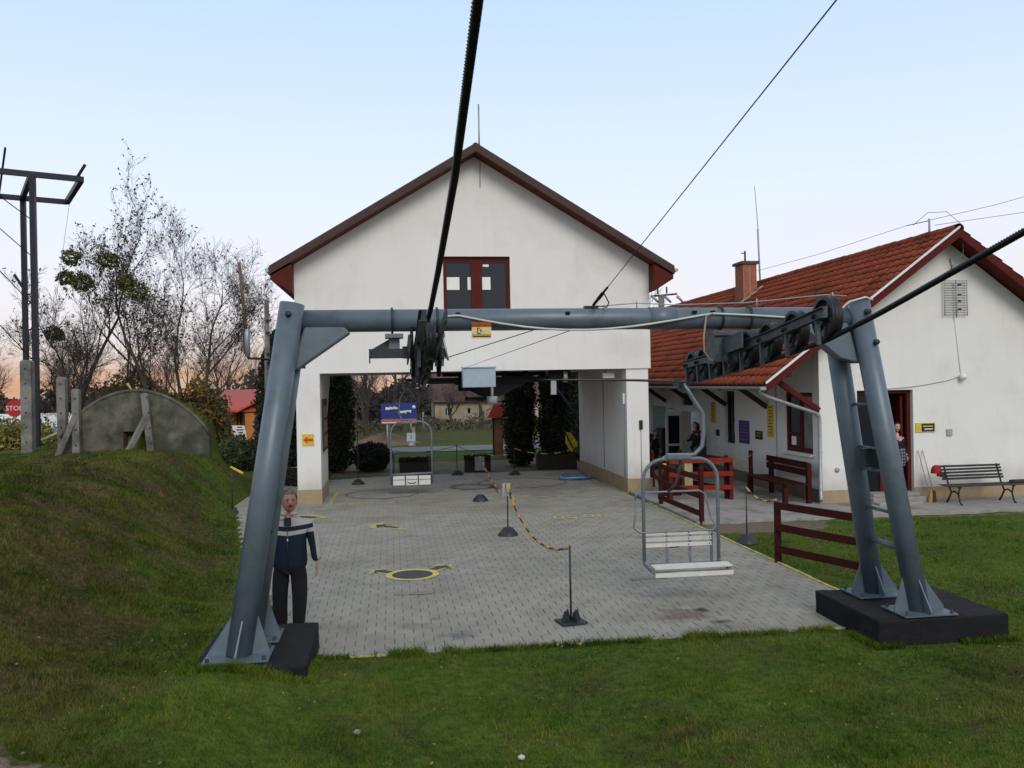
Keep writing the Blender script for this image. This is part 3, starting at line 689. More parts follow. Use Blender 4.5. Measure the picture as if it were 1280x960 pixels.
gt.modifiers.new('thick', 'SOLIDIFY').thickness = .006
for yy in np.arange(20.0, 44, 1.0): MB().bx(XE - .145, XE + .02, yy, yy + .025, ZE - .115, ZE - .10).build('gutter_bracket', DARKWOOD, gt) if yy < 34 else None
MB().tube([(8.55, 19.62, 2.86), (8.56, 19.62, 2.74), (8.72, 19.65, 2.66), (10.02, 19.86, 2.24), (10.13, 19.90, 2.18), (10.15, 19.9, 2.08), (10.15, 19.9, .25), (10.11, 19.80, .14)], .045, 10).build('downpipe', GALV, hs)
for zz in (.4, 1.3, 2.0): MB().lathe((10.15, 19.9, zz), [(.052, -.015), (.052, .015)], 10).build('pipe_clip', GREYP, hs)
# eaves brackets
for yy in (19.95, 22.9, 25.9, 28.9, 31.9, 34.9):
    MB().beam((9.0, yy + .07, 3.13), (10.19, yy + .07, 2.30), .12, .12).build('eaves_brace', REDFRAME if yy < 21 else DARKWOOD, hs)
MB().bx(9.15, 9.3, 19.5, HYE, 3.10, 3.22).build('purlin', DARKWOOD, hs)
# near side window
wn = MB(); xw = 10.26
for (a, c, z0, z1) in ((20.35, 21.9, 2.62, 2.72), (20.35, 21.9, 1.2, 1.32), (20.35, 20.45, 1.32, 2.62), (21.8, 21.9, 1.32, 2.62), (21.02, 21.16, 1.32, 2.62), (21.16, 21.8, 1.62, 1.68)):
    wn.bx(xw, xw + .08, a, c, z0, z1)
wn = wn.build('window', REDFRAME, hs)
MB().bx(xw + .04, xw + .05, 20.45, 21.02, 1.32, 2.62).build('pane', GLASSG, wn); MB().bx(xw + .04, xw + .05, 21.16, 21.8, 1.68, 2.62).build('pane', GLASS, wn); MB().bx(xw + .04, xw + .05, 21.16, 21.8, 1.32, 1.62).build('pane', GLASS, wn)
MB().bx(xw + .03, xw + .038, 21.45, 21.7, 1.36, 1.58).build('paper', PAPER, wn)
MB().bx(10.10, 10.26, 20.3, 21.95, 1.14, 1.19).build('window_sill', PLASTER, hs)
wn = MB().bx(10.30, 10.38, 25.3, 25.38, 1.13, 2.72).bx(10.30, 10.38, 26.02, 26.1, 1.13, 2.72).bx(10.3, 10.38, 25.38, 26.02, 2.64, 2.72).bx(10.3, 10.38, 25.38, 26.02, 1.13, 1.2).build('window', DARKWOOD, hs)
MB().bx(10.34, 10.35, 25.38, 26.02, 1.2, 2.64).build('pane', GLASS, wn); MB().bx(10.32, 10.33, 25.42, 25.62, 1.45, 1.75).build('paper', PAPER, wn)
wn = MB().bx(10.30, 10.36, 29.0, 30.2, 2.2, 2.62).build('window', GLASS, hs)
# open porch doorway: recess with pale walls, open white glazed leaf
MB().bx(11.4, 11.45, 27.3, 31.0, .06, 2.3).build('recess_wall', PLASTER, hs)
MB().bx(10.55, 11.4, 27.2, 27.3, .06, 2.3).build('recess_wall', PLASTER, hs)
lf = MB().bx(9.62, 9.70, 30.18, 30.26, .1, 1.92).bx(10.12, 10.20, 30.18, 30.26, .1, 1.92).bx(9.70, 10.12, 30.18, 30.26, 1.82, 1.92).bx(9.70, 10.12, 30.18, 30.26, .1, .22).bx(9.70, 10.12, 30.18, 30.26, .75, .83).build('door', WHITE, hs, 'open white glazed door leaf')
MB().bx(9.70, 10.12, 30.21, 30.22, .22, .75).build('pane', GLASS, lf); MB().bx(9.70, 10.12, 30.21, 30.22, .83, 1.82).build('pane', GLASS, lf)
# gable door: frame, interior, open leaf, steps
df = MB().bx(11.17, 11.26, 20.12, 20.22, .26, 2.75).bx(12.54, 12.63, 20.12, 20.22, .26, 2.75).bx(11.26, 12.54, 20.12, 20.22, 2.66, 2.75).bx(11.80, 11.95, 20.12, 20.22, .26, 2.66)
df = df.build('door_frame', REDFRAME, hs)
MB().bx(11.26, 11.80, 20.16, 20.17, .3, 2.66).build('pane', GLASS, df)
MB().bx(12.44, 12.5, 20.24, 21.0, .26, 2.6).build('door', REDFRAME, hs, 'inward opened red brown door leaf')
MB().bx(12.25, 12.4, 21.2, 21.25, .5, 2.5).build('curtain', PLASTER, hs)
MB().bx(10.6, 14.2, 22.6, 22.7, 0, 3.0).build('inner_wall', mat('dim_room', (.10, .08, .07), .9), hs)
MB().bx(11.0, 14.2, 20.36, 22.6, .2, .26).build('inner_floor', DARKWOOD, hs)
MB().bx(11.3, 12.7, 19.55, 20.0, 0, .19).build('step', CONC, hs, bevel=.015); MB().bx(11.25, 12.35, 19.2, 19.55, 0, .12).build('step', CONC, hs, bevel=.015)
MB().bx(11.4, 12.6, 19.72, 20.12, .19, .27).build('step', CONC, hs, bevel=.01)
# chimney with brick courses
ch = MB().bx(12.56, 13.06, 30.1, 30.85, 5.6, 7.2).build('chimney', mat('mortar', (.30, .24, .19), .95), roof2)
brm = MB().box((0, 0, 0), (.215, .02, .062)); br0 = None
bricks = []
for j in range(20):
    for i in range(2): bricks.append((12.56 + .125 + (i * .25) , 30.098, 5.68 + j * .076, 0))
    for i in range(3): bricks.append((12.558, 30.1 + .125 + i * .25, 5.68 + j * .076, 1))
allb = MB()
for (x, y, z, r_) in bricks:
    if r_: allb.box((x, y, z), (.02, .22, .062))
    else: allb.box((x, y, z), (.205, .02, .062))
tag(allb.build('bricks', BRICK, ch), kind='stuff')
MB().bx(12.48, 13.14, 30.02, 30.93, 7.2, 7.30).build('chimney_cap', mat('cap', (.10, .06, .05), .9), ch)
MB().tube([(12.8, 30.5, 7.30), (12.8, 30.5, 7.72)], .035, 8).tube([(12.8, 30.5, 7.64), (12.66, 30.5, 7.64)], .02, 6).build('flue', BLACK, ch)
MB().prism([(12.50, 30.05), (13.10, 29.75), (13.12, 30.05)], (0, .01), 'z') # plan outline of the flashing
MB().beam((12.40, 29.97, 5.80), (13.2, 29.97, 6.38), .24, .05).build('flashing', GALV, ch)
# aerials
MB().tube([(13.54, 30.9, 6.5), (13.5, 30.95, 8.6)], .035, 6).tube([(13.52, 30.95, 8.5), (13.42, 30.98, 10.2)], .014, 5).build('mast_pole', GREYP, roof2)
MB().tube([(13.54, 20.6, 6.5), (13.54, 20.6, 7.05)], .03, 6).tube([(13.54, 20.6, 7.0), (13.30, 21.2, 6.98)], .012, 5).build('mast_pole', GREYP, roof2)

ga = thing('grid_antenna', 'rectangular wire grid antenna high on the white gable', 'antenna', (13.75, 19.95, 4.95))
rr = MB()
for i in range(15): rr.tube([(13.46, 19.93, 4.56 + i * .06), (14.06, 19.93, 4.56 + i * .06)], .009, 4)
rr.build('rods', GREYP, ga)
MB().tube([(13.46, 19.92, 4.54), (13.46, 19.92, 5.42)], .012, 5).tube([(14.06, 19.92, 4.54), (14.06, 19.92, 5.42)], .012, 5).tube([(13.76, 19.90, 4.50), (13.76, 19.90, 5.42)], .018, 5).build('frame', GREYP, ga)
for zz in (4.7, 4.9, 5.05, 5.3): MB().box((13.84, 19.89, zz), (.07, .04, .04)).build('dipole', BLACK, ga)
MB().tube([(13.76, 19.98, 4.5), (13.9, 19.985, 3.1)], .008, 4).build('cable', WHITE, ga)
gl = thing('round_lamp', 'white globe lamp with a sagging cable on the gable above the bench', 'lamp', (13.91, 19.95, 3.04))
MB().lathe((13.91, 19.90, 3.04), [(.001, -.09), (.05, -.08), (.085, -.03), (.085, .03), (.05, .08), (.001, .09)], 14, 'y').build('globe', WHITE, gl)
MB().tube([(13.83, 19.985, 3.04)] + [(13.8 - i * .22, 19.985, 3.0 - .22 * math.sin(min(1, i / 9) * 1.6) + .0 * i) for i in range(1, 12)], .009, 4).build('cable', GREYP, gl)
MB().tube([(13.66, 19.985, 5.95), (13.72, 19.97, 5.75), (13.64, 19.98, 5.55)], .02, 5).build('hook', GREYP, gl)
ps = thing('office_sign', 'small dark blue and yellow sign right of the gable door', 'sign', (12.93, 19.98, 1.8))
MB().bx(12.68, 13.19, 19.975, 19.999, 1.70, 1.93).build('panel', YELLOW, ps); MB().bx(12.83, 13.17, 19.970, 19.974, 1.72, 1.91).build('panel', mat('ink_blue', (.01, .015, .05), .5), ps)
for k in range(2): MB().bx(12.86 + .04 * k, 13.12, 19.966, 19.969, 1.835 - k * .07, 1.86 - k * .07).build('print', YELLOW if k == 0 else WHITE, ps)
eb = thing('meter_box', 'small grey square box on the gable wall above the black bench', 'electrical box', (13.57, 19.98, 1.7))
MB().bx(13.50, 13.64, 19.96, 19.999, 1.60, 1.76).build('box', GREYP, eb)
vn = thing('vent', 'small round grey vent low on the gable corner', 'vent', (10.62, 19.99, .85))
MB().lathe((10.62, 19.97, .85), [(.001, 0), (.06, 0), (.06, .03)], 12, 'y').build('cover', GREYP, vn)
# boards on the veranda wall
def wall_board(name, label, y0, y1, z0, z1, m, x=10.2, th=.03, txt=None, mt=WHITE):
    o = thing(name, label, 'sign', (x, (y0 + y1) / 2, (z0 + z1) / 2))
    MB().bx(x - th, x - .001, y0, y1, z0, z1).build('panel', m, o)
    if txt:
        for k in range(txt):
            zz = z1 - .05 - (z1 - z0 - .08) * k / txt
            MB().bx(x - th - .003, x - th, y0 + .05, y1 - .05 - random.uniform(0, .2) * (y1 - y0), zz - .02, zz).build('print', mt, o)
    return o
wall_board('blue_poster', 'dark blue poster on the veranda wall left of the small brown plate', 24.2, 24.92, 1.2, 1.87, BLUEP, txt=6, mt=REDP)
wall_board('brown_plate', 'small brown plate with pale print between blue poster and tall yellow sign', 23.3, 23.74, 1.38, 1.62, DARKWOOD, txt=2, mt=YELLOW)
wall_board('tall_yellow_sign', 'tall narrow yellow text board nearest the red bench', 22.55, 22.92, 1.5, 2.36, YELLOW, txt=9, mt=DARKWOOD)
wall_board('tall_yellow_sign', 'tall narrow yellow text board behind the hanging chair arm', 26.85, 27.22, 1.7, 2.36, YELLOW, txt=8, mt=DARKWOOD)
wall_board('grey_plate', 'small dark grey plate under the far yellow text board', 26.55, 26.8, 1.3, 1.5, BLACK)
wall_board('white_notice', 'small white notice low beside the dark narrow window', 26.6, 26.75, 1.0, 1.22, PAPER)
o = wall_board('map_board', 'large pale green map board on the veranda wall near the pier', 32.0, 33.6, 1.05, 2.1, mat('map_green', (.24, .33, .29), .7, var=.3, scale=5))
o = wall_board('poster_board', 'white poster board with small pictures beside the map board', 30.9, 31.8, 1.0, 2.1, PAPER, txt=5, mt=DARKWOOD)
MB().bx(10.19, 10.198, 22.36, 22.42, .38, 3.2).build('rain_lead', GREYP, hs)

# ---------------------------------------------------------------- rope tower (portal)
tw = thing('lift_tower', 'blue grey steel portal tower on black footings in the foreground', 'lift tower', (2.2, 9.95, .3))
BZ, BY, BR = 3.82, 9.95, .125
MB().tube([(-1.0, BY, BZ), (2.2, BY, BZ), (5.55, BY, BZ - .01)], BR, 24).build('crossbeam', STEEL, tw)
MB().tube([(2.98, BY, BZ), (3.30, BY, BZ)], BR + .006, 20).build('sleeve', STEEL, tw)
legs = [((-1.62, 9.44, .32), (-1.055, 9.82, 4.00), .134), ((-1.60, 10.12, .32), (-1.06, 10.05, 3.75), .13), ((6.13, 9.66, .32), (5.53, 9.84, 4.02), .126), ((6.10, 10.58, .32), (5.40, 10.18, 3.72), .126)]
for (a, c, r) in legs:
    lg = MB().tube([a, c], r, 24).build('leg', STEEL, tw)
    ax, ay = a[0], a[1]
    MB().bx(ax - .33, ax + .33, ay - .26, ay + .26, .312, .328).build('base_plate', STEEL, lg)
    d = (Vector(c) - Vector(a)).normalized()
    for g_ in (0, 90, 180, 270):
        u = Vector((math.cos(R(g_)), math.sin(R(g_)), 0)); w_ = Vector((-u.y, u.x, 0)) * .008
        k = .31 if g_ in (0, 180) else .25
        p0 = Vector((ax, ay, .326)) + u * (r - .03); p1 = Vector((ax, ay, .326)) + u * k; p2 = Vector((ax, ay, .326)) + u * (r - .03) + d * .46; p3 = p1 + Vector((0, 0, .04))
        MB().add([p0 - w_, p1 - w_, p3 - w_, p2 - w_, p0 + w_, p1 + w_, p3 + w_, p2 + w_], [(0, 1, 2, 3), (7, 6, 5, 4), (0, 4, 5, 1), (1, 5, 6, 2), (2, 6, 7, 3), (3, 7, 4, 0)]).build('gusset', STEEL, lg)
    blt = MB()
    for sx in (-1, 1):
        for sy in (-1, 1): blt.lathe((ax + sx * .3, ay + sy * .23, .325), [(.02, 0), (.02, .035), (.001, .035)], 6)
    for k4 in range(4):
        b4 = MB(); b4.lathe((ax + (-1, 1)[k4 % 2] * .28, ay + (-1, 1)[k4 // 2] * .21, .328), [(.02, 0), (.02, .035), (.001, .035)], 6).build('bolt', STEEL_D, lg)
MB().prism([(-.93, 3.77), (-.52, 3.77), (-.44, 3.68), (-1.02, 3.28), (-1.1, 3.28)], (BY - .10, BY + .10), 'y').build('knee_brace', STEEL, tw, bevel=.02)
MB().prism([(5.4, 3.77), (4.95, 3.77), (4.88, 3.66), (5.30, 3.32), (5.55, 3.25)], (BY - .10, BY + .10), 'y').build('knee_brace', STEEL, tw, bevel=.02)
MB().prism([(5.38, 3.32), (5.70, 3.32), (5.60, 3.95), (5.34, 3.95)], (10.0, 10.06), 'y').build('tie_plate', STEEL, tw)
MB().prism([(-1.3, 3.3), (-.95, 3.3), (-.9, 3.95), (-1.2, 3.95)], (10.0, 10.08), 'y').build('tie_plate', STEEL, tw)
for (x, z) in ((-1.08, 3.88), (-1.16, 3.42), (5.66, 3.50), (5.56, 3.86)):
    MB().lathe((x, 9.70, z), [(.001, -.05), (.035, -.05), (.035, .02)], 6, 'y').build('bolt_head', STEEL_D, tw)
for zz, rr_ in ((2.75, .02), (2.22, .02), (1.95, .02), (1.46, .022), (1.04, .036)):
    f_ = (zz - .32) / 3.6
    MB().tube([(6.13 - .60 * f_ - .03, 9.70 + .17 * f_ + .1, zz), (6.10 - .70 * f_ - .0, 10.58 - .38 * f_ - .1, zz + .01)], rr_, 8).build('rung', STEEL, tw)
MB().bx(5.66, 5.83, 9.98, 10.1, 1.99, 2.22).build('terminal_box', STEEL_D, tw)
MB().tube([(-.96, BY - .10, 3.775), (-.50, BY - .10, 3.775)], .008, 5).tube([(5.36, BY - .10, 3.775), (4.95, BY - .10, 3.775)], .008, 5).build('weld_bead', CHAIRM, tw)
MB().tube([(-1.38, 9.72, 1.5), (-1.35, 9.9, 1.5), (-1.30, 10.25, 1.53)], .012, 5).build('strap', BLACK, tw)
# U-bolt rings
for xx in (.02, .52, 3.85, 4.20):
    MB().lathe((xx, BY, BZ), [(BR + .004, -.012), (BR + .022, -.012), (BR + .022, .012), (BR + .004, .012)], 20, 'x').build('u_bolt', STEEL_D, tw)
# left mount
MB().bx(-.06, .14, 9.80, 10.1, 3.62, 3.665).bx(-.02, .10, 9.9, 10.0, 3.40, 3.62).build('mount', STEEL, tw)
MB().bx(.46, .60, 9.80, 10.1, 3.62, 3.665).bx(.49, .59, 9.9, 10.0, 3.30, 3.62).build('mount', STEEL, tw)
MB().prism([(-.20, 3.505), (.10, 3.505), (.10, 3.62), (.0, 3.62)], (9.93, 9.97), 'y').bx(-.24, .62, 9.84, 10.06, 3.40, 3.50).build('outrigger', STEEL_D, tw)
MB().bx(-.24, -.225, 9.84, 9.86, 3.34, 3.42).build('hook', BLACK, tw)
# right mount
MB().bx(3.70, 4.30, 9.78, 10.12, 3.625, 3.665).bx(3.70, 3.98, 9.74, 9.765, 3.30, 3.60).bx(3.70, 3.98, 9.70, 10.10, 3.60, 3.624).bx(3.70, 3.74, 9.766, 10.0, 3.28, 3.60).bx(3.92, 3.98, 9.766, 10.0, 3.28, 3.60).build('mount', MATS['train_steel'] if 'train_steel' in MATS else mat('train_steel', (.055, .078, .095), .45, .15, var=.25, scale=14, col2=(.035, .035, .035), c2amt=.5, c2scale=9), tw)
MB().beam((3.95, 9.86, 3.60), (4.35, 9.86, 3.62), .04, .06).build('mount_bar', STEEL, tw)
# warning plate on the beam
wp = thing('warning_plate', 'rusty topped yellow pictogram plate hung on the crossbeam', 'sign', (1.02, 9.80, 3.66))
MB().bx(.90, 1.12, 9.80, 9.812, 3.60, 3.78).build('panel', mat('aged_yellow', (.62, .50, .22), .6, var=.15, scale=20), wp)
MB().bx(.90, 1.12, 9.796, 9.799, 3.73, 3.785).build('rust', mat('rust', (.28, .07, .015), .9, var=.4, scale=30), wp)
MB().bx(.96, .97, 9.795, 9.799, 3.655, 3.72).bx(.97, 1.0, 9.795, 9.799, 3.655, 3.663).bx(.97, .99, 9.795, 9.799, 3.712, 3.72).bx(1.0, 1.01, 9.795, 9.799, 3.67, 3.70).bx(.99, 1.0, 9.795, 9.799, 3.69, 3.70).build('pictogram', BLACK, wp)
MB().bx(.91, 1.11, 9.795, 9.799, 3.618, 3.632).bx(.90, 1.12, 9.795, 9.799, 3.642, 3.645).build('print', BLACK, wp)
# cables on the beam
cb = thing('signal_cable', 'white flexible cable sagging along the front of the crossbeam', 'cable', (2.3, 9.8, 3.8))
pts = [(.57, 9.86, 3.62), (.58, 9.83, 3.80), (.62, 9.81, 3.85), (.75, 9.805, 3.86)]
for i in range(1, 13):
    u = i / 12; pts.append((.75 + u * 2.95, 9.80, 3.86 - .20 * math.sin(u * math.pi) * (1 - .25 * u) + .0 * u))
pts += [(4.2, 9.80, 3.835), (4.7, 9.80, 3.80), (5.2, 9.79, 3.83), (5.36, 9.72, 3.98), (5.55, 9.70, 4.03), (5.66, 9.74, 4.0)]
MB().tube(pts, .0125, 6).build('cable', mat('offwhite_cable', (.52, .52, .48), .6), cb)
MB().tube([(3.70, 9.79, 3.86), (3.62, 9.77, 3.83), (3.58, 9.76, 3.6), (3.58, 9.76, 3.42), (3.66, 9.78, 3.32), (3.78, 9.8, 3.30)], .0115, 6).build('cable_loop', mat('khaki_cable', (.26, .25, .19), .6), cb)
for xx in (.75, 2.0, 3.5, 3.72): MB().box((xx, 9.825, 3.88), (.05, .03, .03)).build('cable_clip', GREASE, cb)
# hanging guy rope and thin wires
gw = thing('guy_wire', 'thin stay wire with turnbuckle rising from the beam toward upper right', 'wire', (2.33, 9.95, 3.95))
G0, G1 = Vector((2.33, 9.95, 3.98)), Vector((2.2, 4.07, 4.95))
far = G0 + (G1 - G0) * 3.2
MB().tube([G0 + (G1 - G0) * .12, far], .0045, 5).build('wire', ROPE, gw)
d = (G1 - G0).normalized()
MB().tube([G0, G0 + d * .22], .018, 6).tube([G0 + d * .26, G0 + d * .5], .022, 6).tube([G0 + d * .20, G0 + d * .28], .012, 6).tube([G0 + d * .5, G0 + d * .75], .013, 6).build('turnbuckle', GREASE, gw)
MB().box((2.30, 9.95, 3.955), (.16, .10, .025)).build('foot', STEEL_D, gw)
MB().tube([G0 + d * .55, G0 + d * .5 + Vector((.07, 0, -.10)), G0 + d * .3 + Vector((.09, 0, -.10)), (2.45, 9.95, 3.96), (2.36, 9.95, 3.97)], .007, 5).build('tail', ROPE, gw)
cw = thing('catenary_wire', 'thin wire strung just above the crossbeam', 'wire', (4.0, 9.95, 4.0))
MB().tube([(2.4, 9.95, 3.965), (2.85, 9.95, 4.0), (3.3, 9.95, 3.975), (4.2, 10.0, 4.0), (5.2, 10.0, 4.09), (5.45, 9.95, 4.07)], .006, 4).build('wire', GREYP, cw)
for xx, zz in ((2.85, 4.0), (4.32, 4.02), (5.28, 4.09)): MB().tube([(xx, 9.97, zz - .08), (xx, 9.97, zz + .03)], .008, 5).build('stud', GREYP, cw)
for i, (a, c) in enumerate((((.58, 9.9, 3.38), (1.7, 9.95, 3.72)), ((2.15, 9.95, 3.72), (1.9, 23.4, 3.5)))):
    o = MB().tube([a, c], .005, 4).build('thin_wire', ROPE); tag(o, ('thin wire slanting from the left sheaves up to the crossbeam', 'thin wire running back from the crossbeam to the station lintel')[i], 'wire')

# footings
def rough(o):
    tx = bpy.data.textures.get('lumps') or bpy.data.textures.new('lumps', 'CLOUDS'); tx.noise_scale = .22; tx.noise_depth = 3
    a_ = o.modifiers.new('cuts', 'SUBSURF'); a_.subdivision_type = 'SIMPLE'; a_.levels = a_.render_levels = 4
    d_ = o.modifiers.new('lumps', 'DISPLACE'); d_.texture = tx; d_.strength = .035; d_.mid_level = .5; d_.texture_coords = 'GLOBAL'
f1 = MB().bx(-2.04, -.90, 9.05, 10.68, -.25, .30).build('footing', BLACKP, bevel=.02); tag(f1, 'black concrete block under the left tower legs beside the man', 'footing')
f2 = MB().bx(5.46, 7.08, 9.38, 10.92, -.25, .30).build('footing', BLACKP, bevel=.02); tag(f2, 'black concrete block under the right tower legs', 'footing')
rough(f1); rough(f2)

# sheave trains
def wheel(parent, x, y, z, r=.205, w=.10):
    o = MB().lathe((x, y, z), [(r - .035, -w / 2), (r, -w / 2), (r, -w / 2 + .015), (r - .028, -.01), (r - .028, .01), (r, w / 2 - .015), (r, w / 2), (r - .035, w / 2), (r - .035, -w / 2)], 26, 'x').build('wheel', RUBBER, parent)
    sp = MB()
    for i in range(8):
        g_ = i * math.pi / 4 + random.uniform(0, .5); sp.beam((x, y + .03 * math.cos(g_), z + .03 * math.sin(g_)), (x, y + (r - .03) * math.cos(g_), z + (r - .03) * math.sin(g_)), .022, .028, (1, 0, 0))
    sp.lathe((x, y, z), [(.001, -.06), (.035, -.06), (.035, .06), (.001, .06)], 10, 'x'); sp.build('spokes', STEEL_D, o)
    return o
def zc(t): return 3.27 + .07 * t + .0092 * t * t
def train(name, label, x, side, ys, yend):
    tr = thing(name, label, 'sheave train', (x, 9.95, 3.4)); STM = mat('train_steel', (.055, .078, .095), .45, .15, var=.25, scale=14, col2=(.035, .035, .035), c2amt=.5, c2scale=9) if side > 0 else STEEL_D
    for y in ys: wheel(tr, x, y, zc(yend - y))
    xb = x - abs(side) * .095
    brk = [(yend + .12, yend - .75), (yend - .75, yend - 1.65), (yend - 1.65, yend - 2.7), (yend - 2.7, yend - 3.78)]
    for i, (a, c) in enumerate(brk):
        za, zc_ = zc(max(0, yend - a)) + .02, zc(yend - c) + .02
        pm_ = MB().prism([(a, za - .045), (c, zc_ - .045), (c, zc_ + .045), (a, za + .045)], (xb - .012 - .004 * i, xb + .012 + .004 * (i % 2)), 'x')
        # channel flanges
        pm_.beam((xb - abs(side) * .02, a, za + .045), (xb - abs(side) * .02, c, zc_ + .045), .06, .008); pm_.beam((xb - abs(side) * .02, a, za - .045), (xb - abs(side) * .02, c, zc_ - .045), .06, .008)
        pm_.build('balance_beam', STM, tr)
    if x < 2:
        for (a, c) in brk:
            za, zc_ = zc(max(0, yend - a)) + .02, zc(yend - c) + .02
            MB().prism([(a, za - .05), (c, zc_ - .05), (c, zc_ + .05), (a, za + .05)], (x + .075, x + .10), 'x').build('balance_beam', STM, tr)
    MB().prism([(yend - 1.0, zc(1.0) - .02), (yend - 2.1, zc(2.1) - .02), (yend - 2.1, zc(2.1) + .16), (yend - 1.2, zc(1.2) + .16)], (xb - abs(side) * .10 - .01, xb - abs(side) * .10 + .01), 'x').build('main_beam', STM, tr)
    MB().lathe((xb, 9.95, 3.46), [(.001, -.16), (.07, -.16), (.07, .16), (.001, .16)], 14, 'x').build('pivot', STEEL_D, tr)
    for y in ys:
        z = zc(yend - y)
        MB().beam((xb - abs(side) * .02, y - .02, z + .02), (xb - abs(side) * .02, y - .05, z - .25), .034, .04).build('guard_finger', STM, tr)
        MB().lathe((xb - abs(side) * .035, y, z + .01), [(.001, -.02), (.022, -.02), (.022, .02), (.001, .02)], 8, 'x').build('axle_nut', GREASE, tr)
    return tr
ysR = [7.66, 8.30, 8.90, 9.45, 9.95, 10.42, 10.86, 11.28]
train('sheave_train', 'row of eight hold-down wheels on the right arm of the crossbeam', 4.0, 1, ysR, 11.28)
tl = train('sheave_train', 'bundle of black hold-down wheels seen end on at the left of the crossbeam', .385, -1, [y + 1.0 for y in (7.66, 8.30, 8.90)] + [9.95, 10.42, 10.86, 11.28], 11.28)
MB().tube([(.56, 9.84, 3.72), (.60, 9.8, 3.5), (.63, 9.8, 3.36)], .012, 6).build('conduit', GALV, tl)
for xp in (.235, .535):
    MB().prism([(10.0 + .46 * math.cos(R(22.5 + 45 * i)), 3.46 + .30 * math.sin(R(22.5 + 45 * i))) for i in range(8)], (xp - .012, xp + .012), 'x').build('side_plate', GREASE, tl)

# haul ropes with lay (twisted strands)
def rope(name, label, pts, r=.026, lay=.028, strands=6):
    P = [Vector(p) for p in pts]; segs = []
    cum = [0]
    for a, c in zip(P[:-1], P[1:]): cum.append(cum[-1] + (c - a).length)
    Ltot = cum[-1]; step = .006; n = int(Ltot / step)
    tq = np.linspace(0, Ltot, n); arr = np.array([p[:] for p in P]); c_ = np.stack([np.interp(tq, cum, arr[:, k]) for k in range(3)], -1)
    T = np.gradient(c_, axis=0); T /= np.linalg.norm(T, axis=1)[:, None]
    A = np.cross(T, [0, 0, 1.]); A /= np.linalg.norm(A, axis=1)[:, None]; B = np.cross(T, A)
    m_ = 18; th = 2 * np.pi * np.arange(m_) / m_
    ph = 2 * np.pi * tq / (lay * strands)
    rad = r * (1 - .34 * (1 - np.abs(np.cos((th[None, :] - ph[:, None]) * strands / 2))) ** 1.0)
    V = c_[:, None, :] + rad[..., None] * (A[:, None, :] * np.cos(th)[None, :, None] + B[:, None, :] * np.sin(th)[None, :, None])
    id_ = np.arange(n * m_).reshape(n, m_); nx_ = np.roll(id_, -1, 1)
    Fq = np.stack([id_[:-1], nx_[:-1], nx_[1:], id_[1:]], -1).reshape(-1, 4)
    me = npmesh(name, V.reshape(-1, 3), Fq, ROPE, True); o = link(name, me); tag(o, label, 'rope'); return o
def plainrope(name, label, pts, r):
    o = MB().tube(pts, r, 8).build(name, ROPE); tag(o, label, 'rope'); return o
rR = [(4.0, y, zc(11.28 - y) - .20) for y in (11.5, 11.28, 10.86, 10.42, 9.95, 9.45, 8.9, 8.3, 7.66)]
rR[0] = (4.0, 11.5, 3.065)
dzR = .195
rope('haul_rope', 'thick steel haul rope running out at the upper right over the gable', rR[5:] + [(4.0, 6.77, 3.62), (4.0, 5.1, 4.0), (4.0, 2.5, 4.65)])
plainrope('haul_rope', 'haul rope running level from the right wheels into the station', [(3.98, 26.0, 3.17)] + [(3.98, 23, 3.16), (4.0, 14, 3.10)] + rR[:6], .020)
rL = [(.40, y, zc(11.28 - y) - .20) for y in (11.5, 11.28, 10.86, 10.42, 9.95, 9.9, 9.3, 8.66)]
rope('haul_rope', 'thick black haul rope rising overhead from the left wheels', [(.40, 9.3, 3.80), (.40, 8.66, 3.86), (.40, 7.3, 4.03), (.405, 5.4, 4.35), (.385, 3.7, 4.68), (.36, 2.0, 5.05), (.34, 0.6, 5.4)])
plainrope('haul_rope', 'haul rope running level from the left wheels into the station', [(.42, 26.0, 3.17), (.42, 14, 3.10), (.40, 11.5, 3.065)] + rL[1:5] + [(.40, 9.3, 3.80)], .020)

# ---------------------------------------------------------------- lift chairs
def arch_pts(w, z0, ztop, rad, n=7):
    p = [(-w, 0, z0)]; 
    for i in range(n + 1):
        a = math.pi - (math.pi / 2) * i / n; p.append((-w + rad + rad * math.cos(a), 0, ztop - rad + rad * math.sin(a)))
    for i in range(n + 1):
        a = math.pi / 2 - (math.pi / 2) * i / n; p.append((w - rad + rad * math.cos(a), 0, ztop - rad + rad * math.sin(a)))
    p.append((w, 0, z0)); return p
# near chair, facing the camera
C0 = Vector((4.02, 12.0, 0))
chA = thing('lift_chair', 'grey two seat lift chair with white slats hanging in front of the red fence', 'lift chair', C0)
def cpt(x, y, z): return (C0.x + x, C0.y + y, z)
w = .545
MB().tube([cpt(*p) for p in arch_pts(w, .52, 1.98, .30)], .026, 10).build('arch', CHAIRM, chA)
MB().tube([cpt(-.22, 0, 2.01), cpt(.05, 0, 2.01), cpt(.22, 0, 2.04), cpt(.33, 0, 2.15), cpt(.35, 0, 2.32), cpt(.34, 0, 2.62), cpt(.22, 0, 2.80), cpt(.14, 0, 2.93), cpt(.05, 0, 3.05)], .030, 10).build('hanger_arm', CHAIRM, chA)
MB().bx(C0.x - .20, C0.x + .16, C0.y - .05, C0.y + .05, 1.97, 2.06).build('clamp_plate', CHAIRM, chA, bevel=.02)
MB().box(cpt(0.0, 0, 3.06), (.07, .26, .10)).box(cpt(.03, 0, 3.0), (.05, .08, .12)).build('grip', STEEL_D, chA)
sf_ = MB()
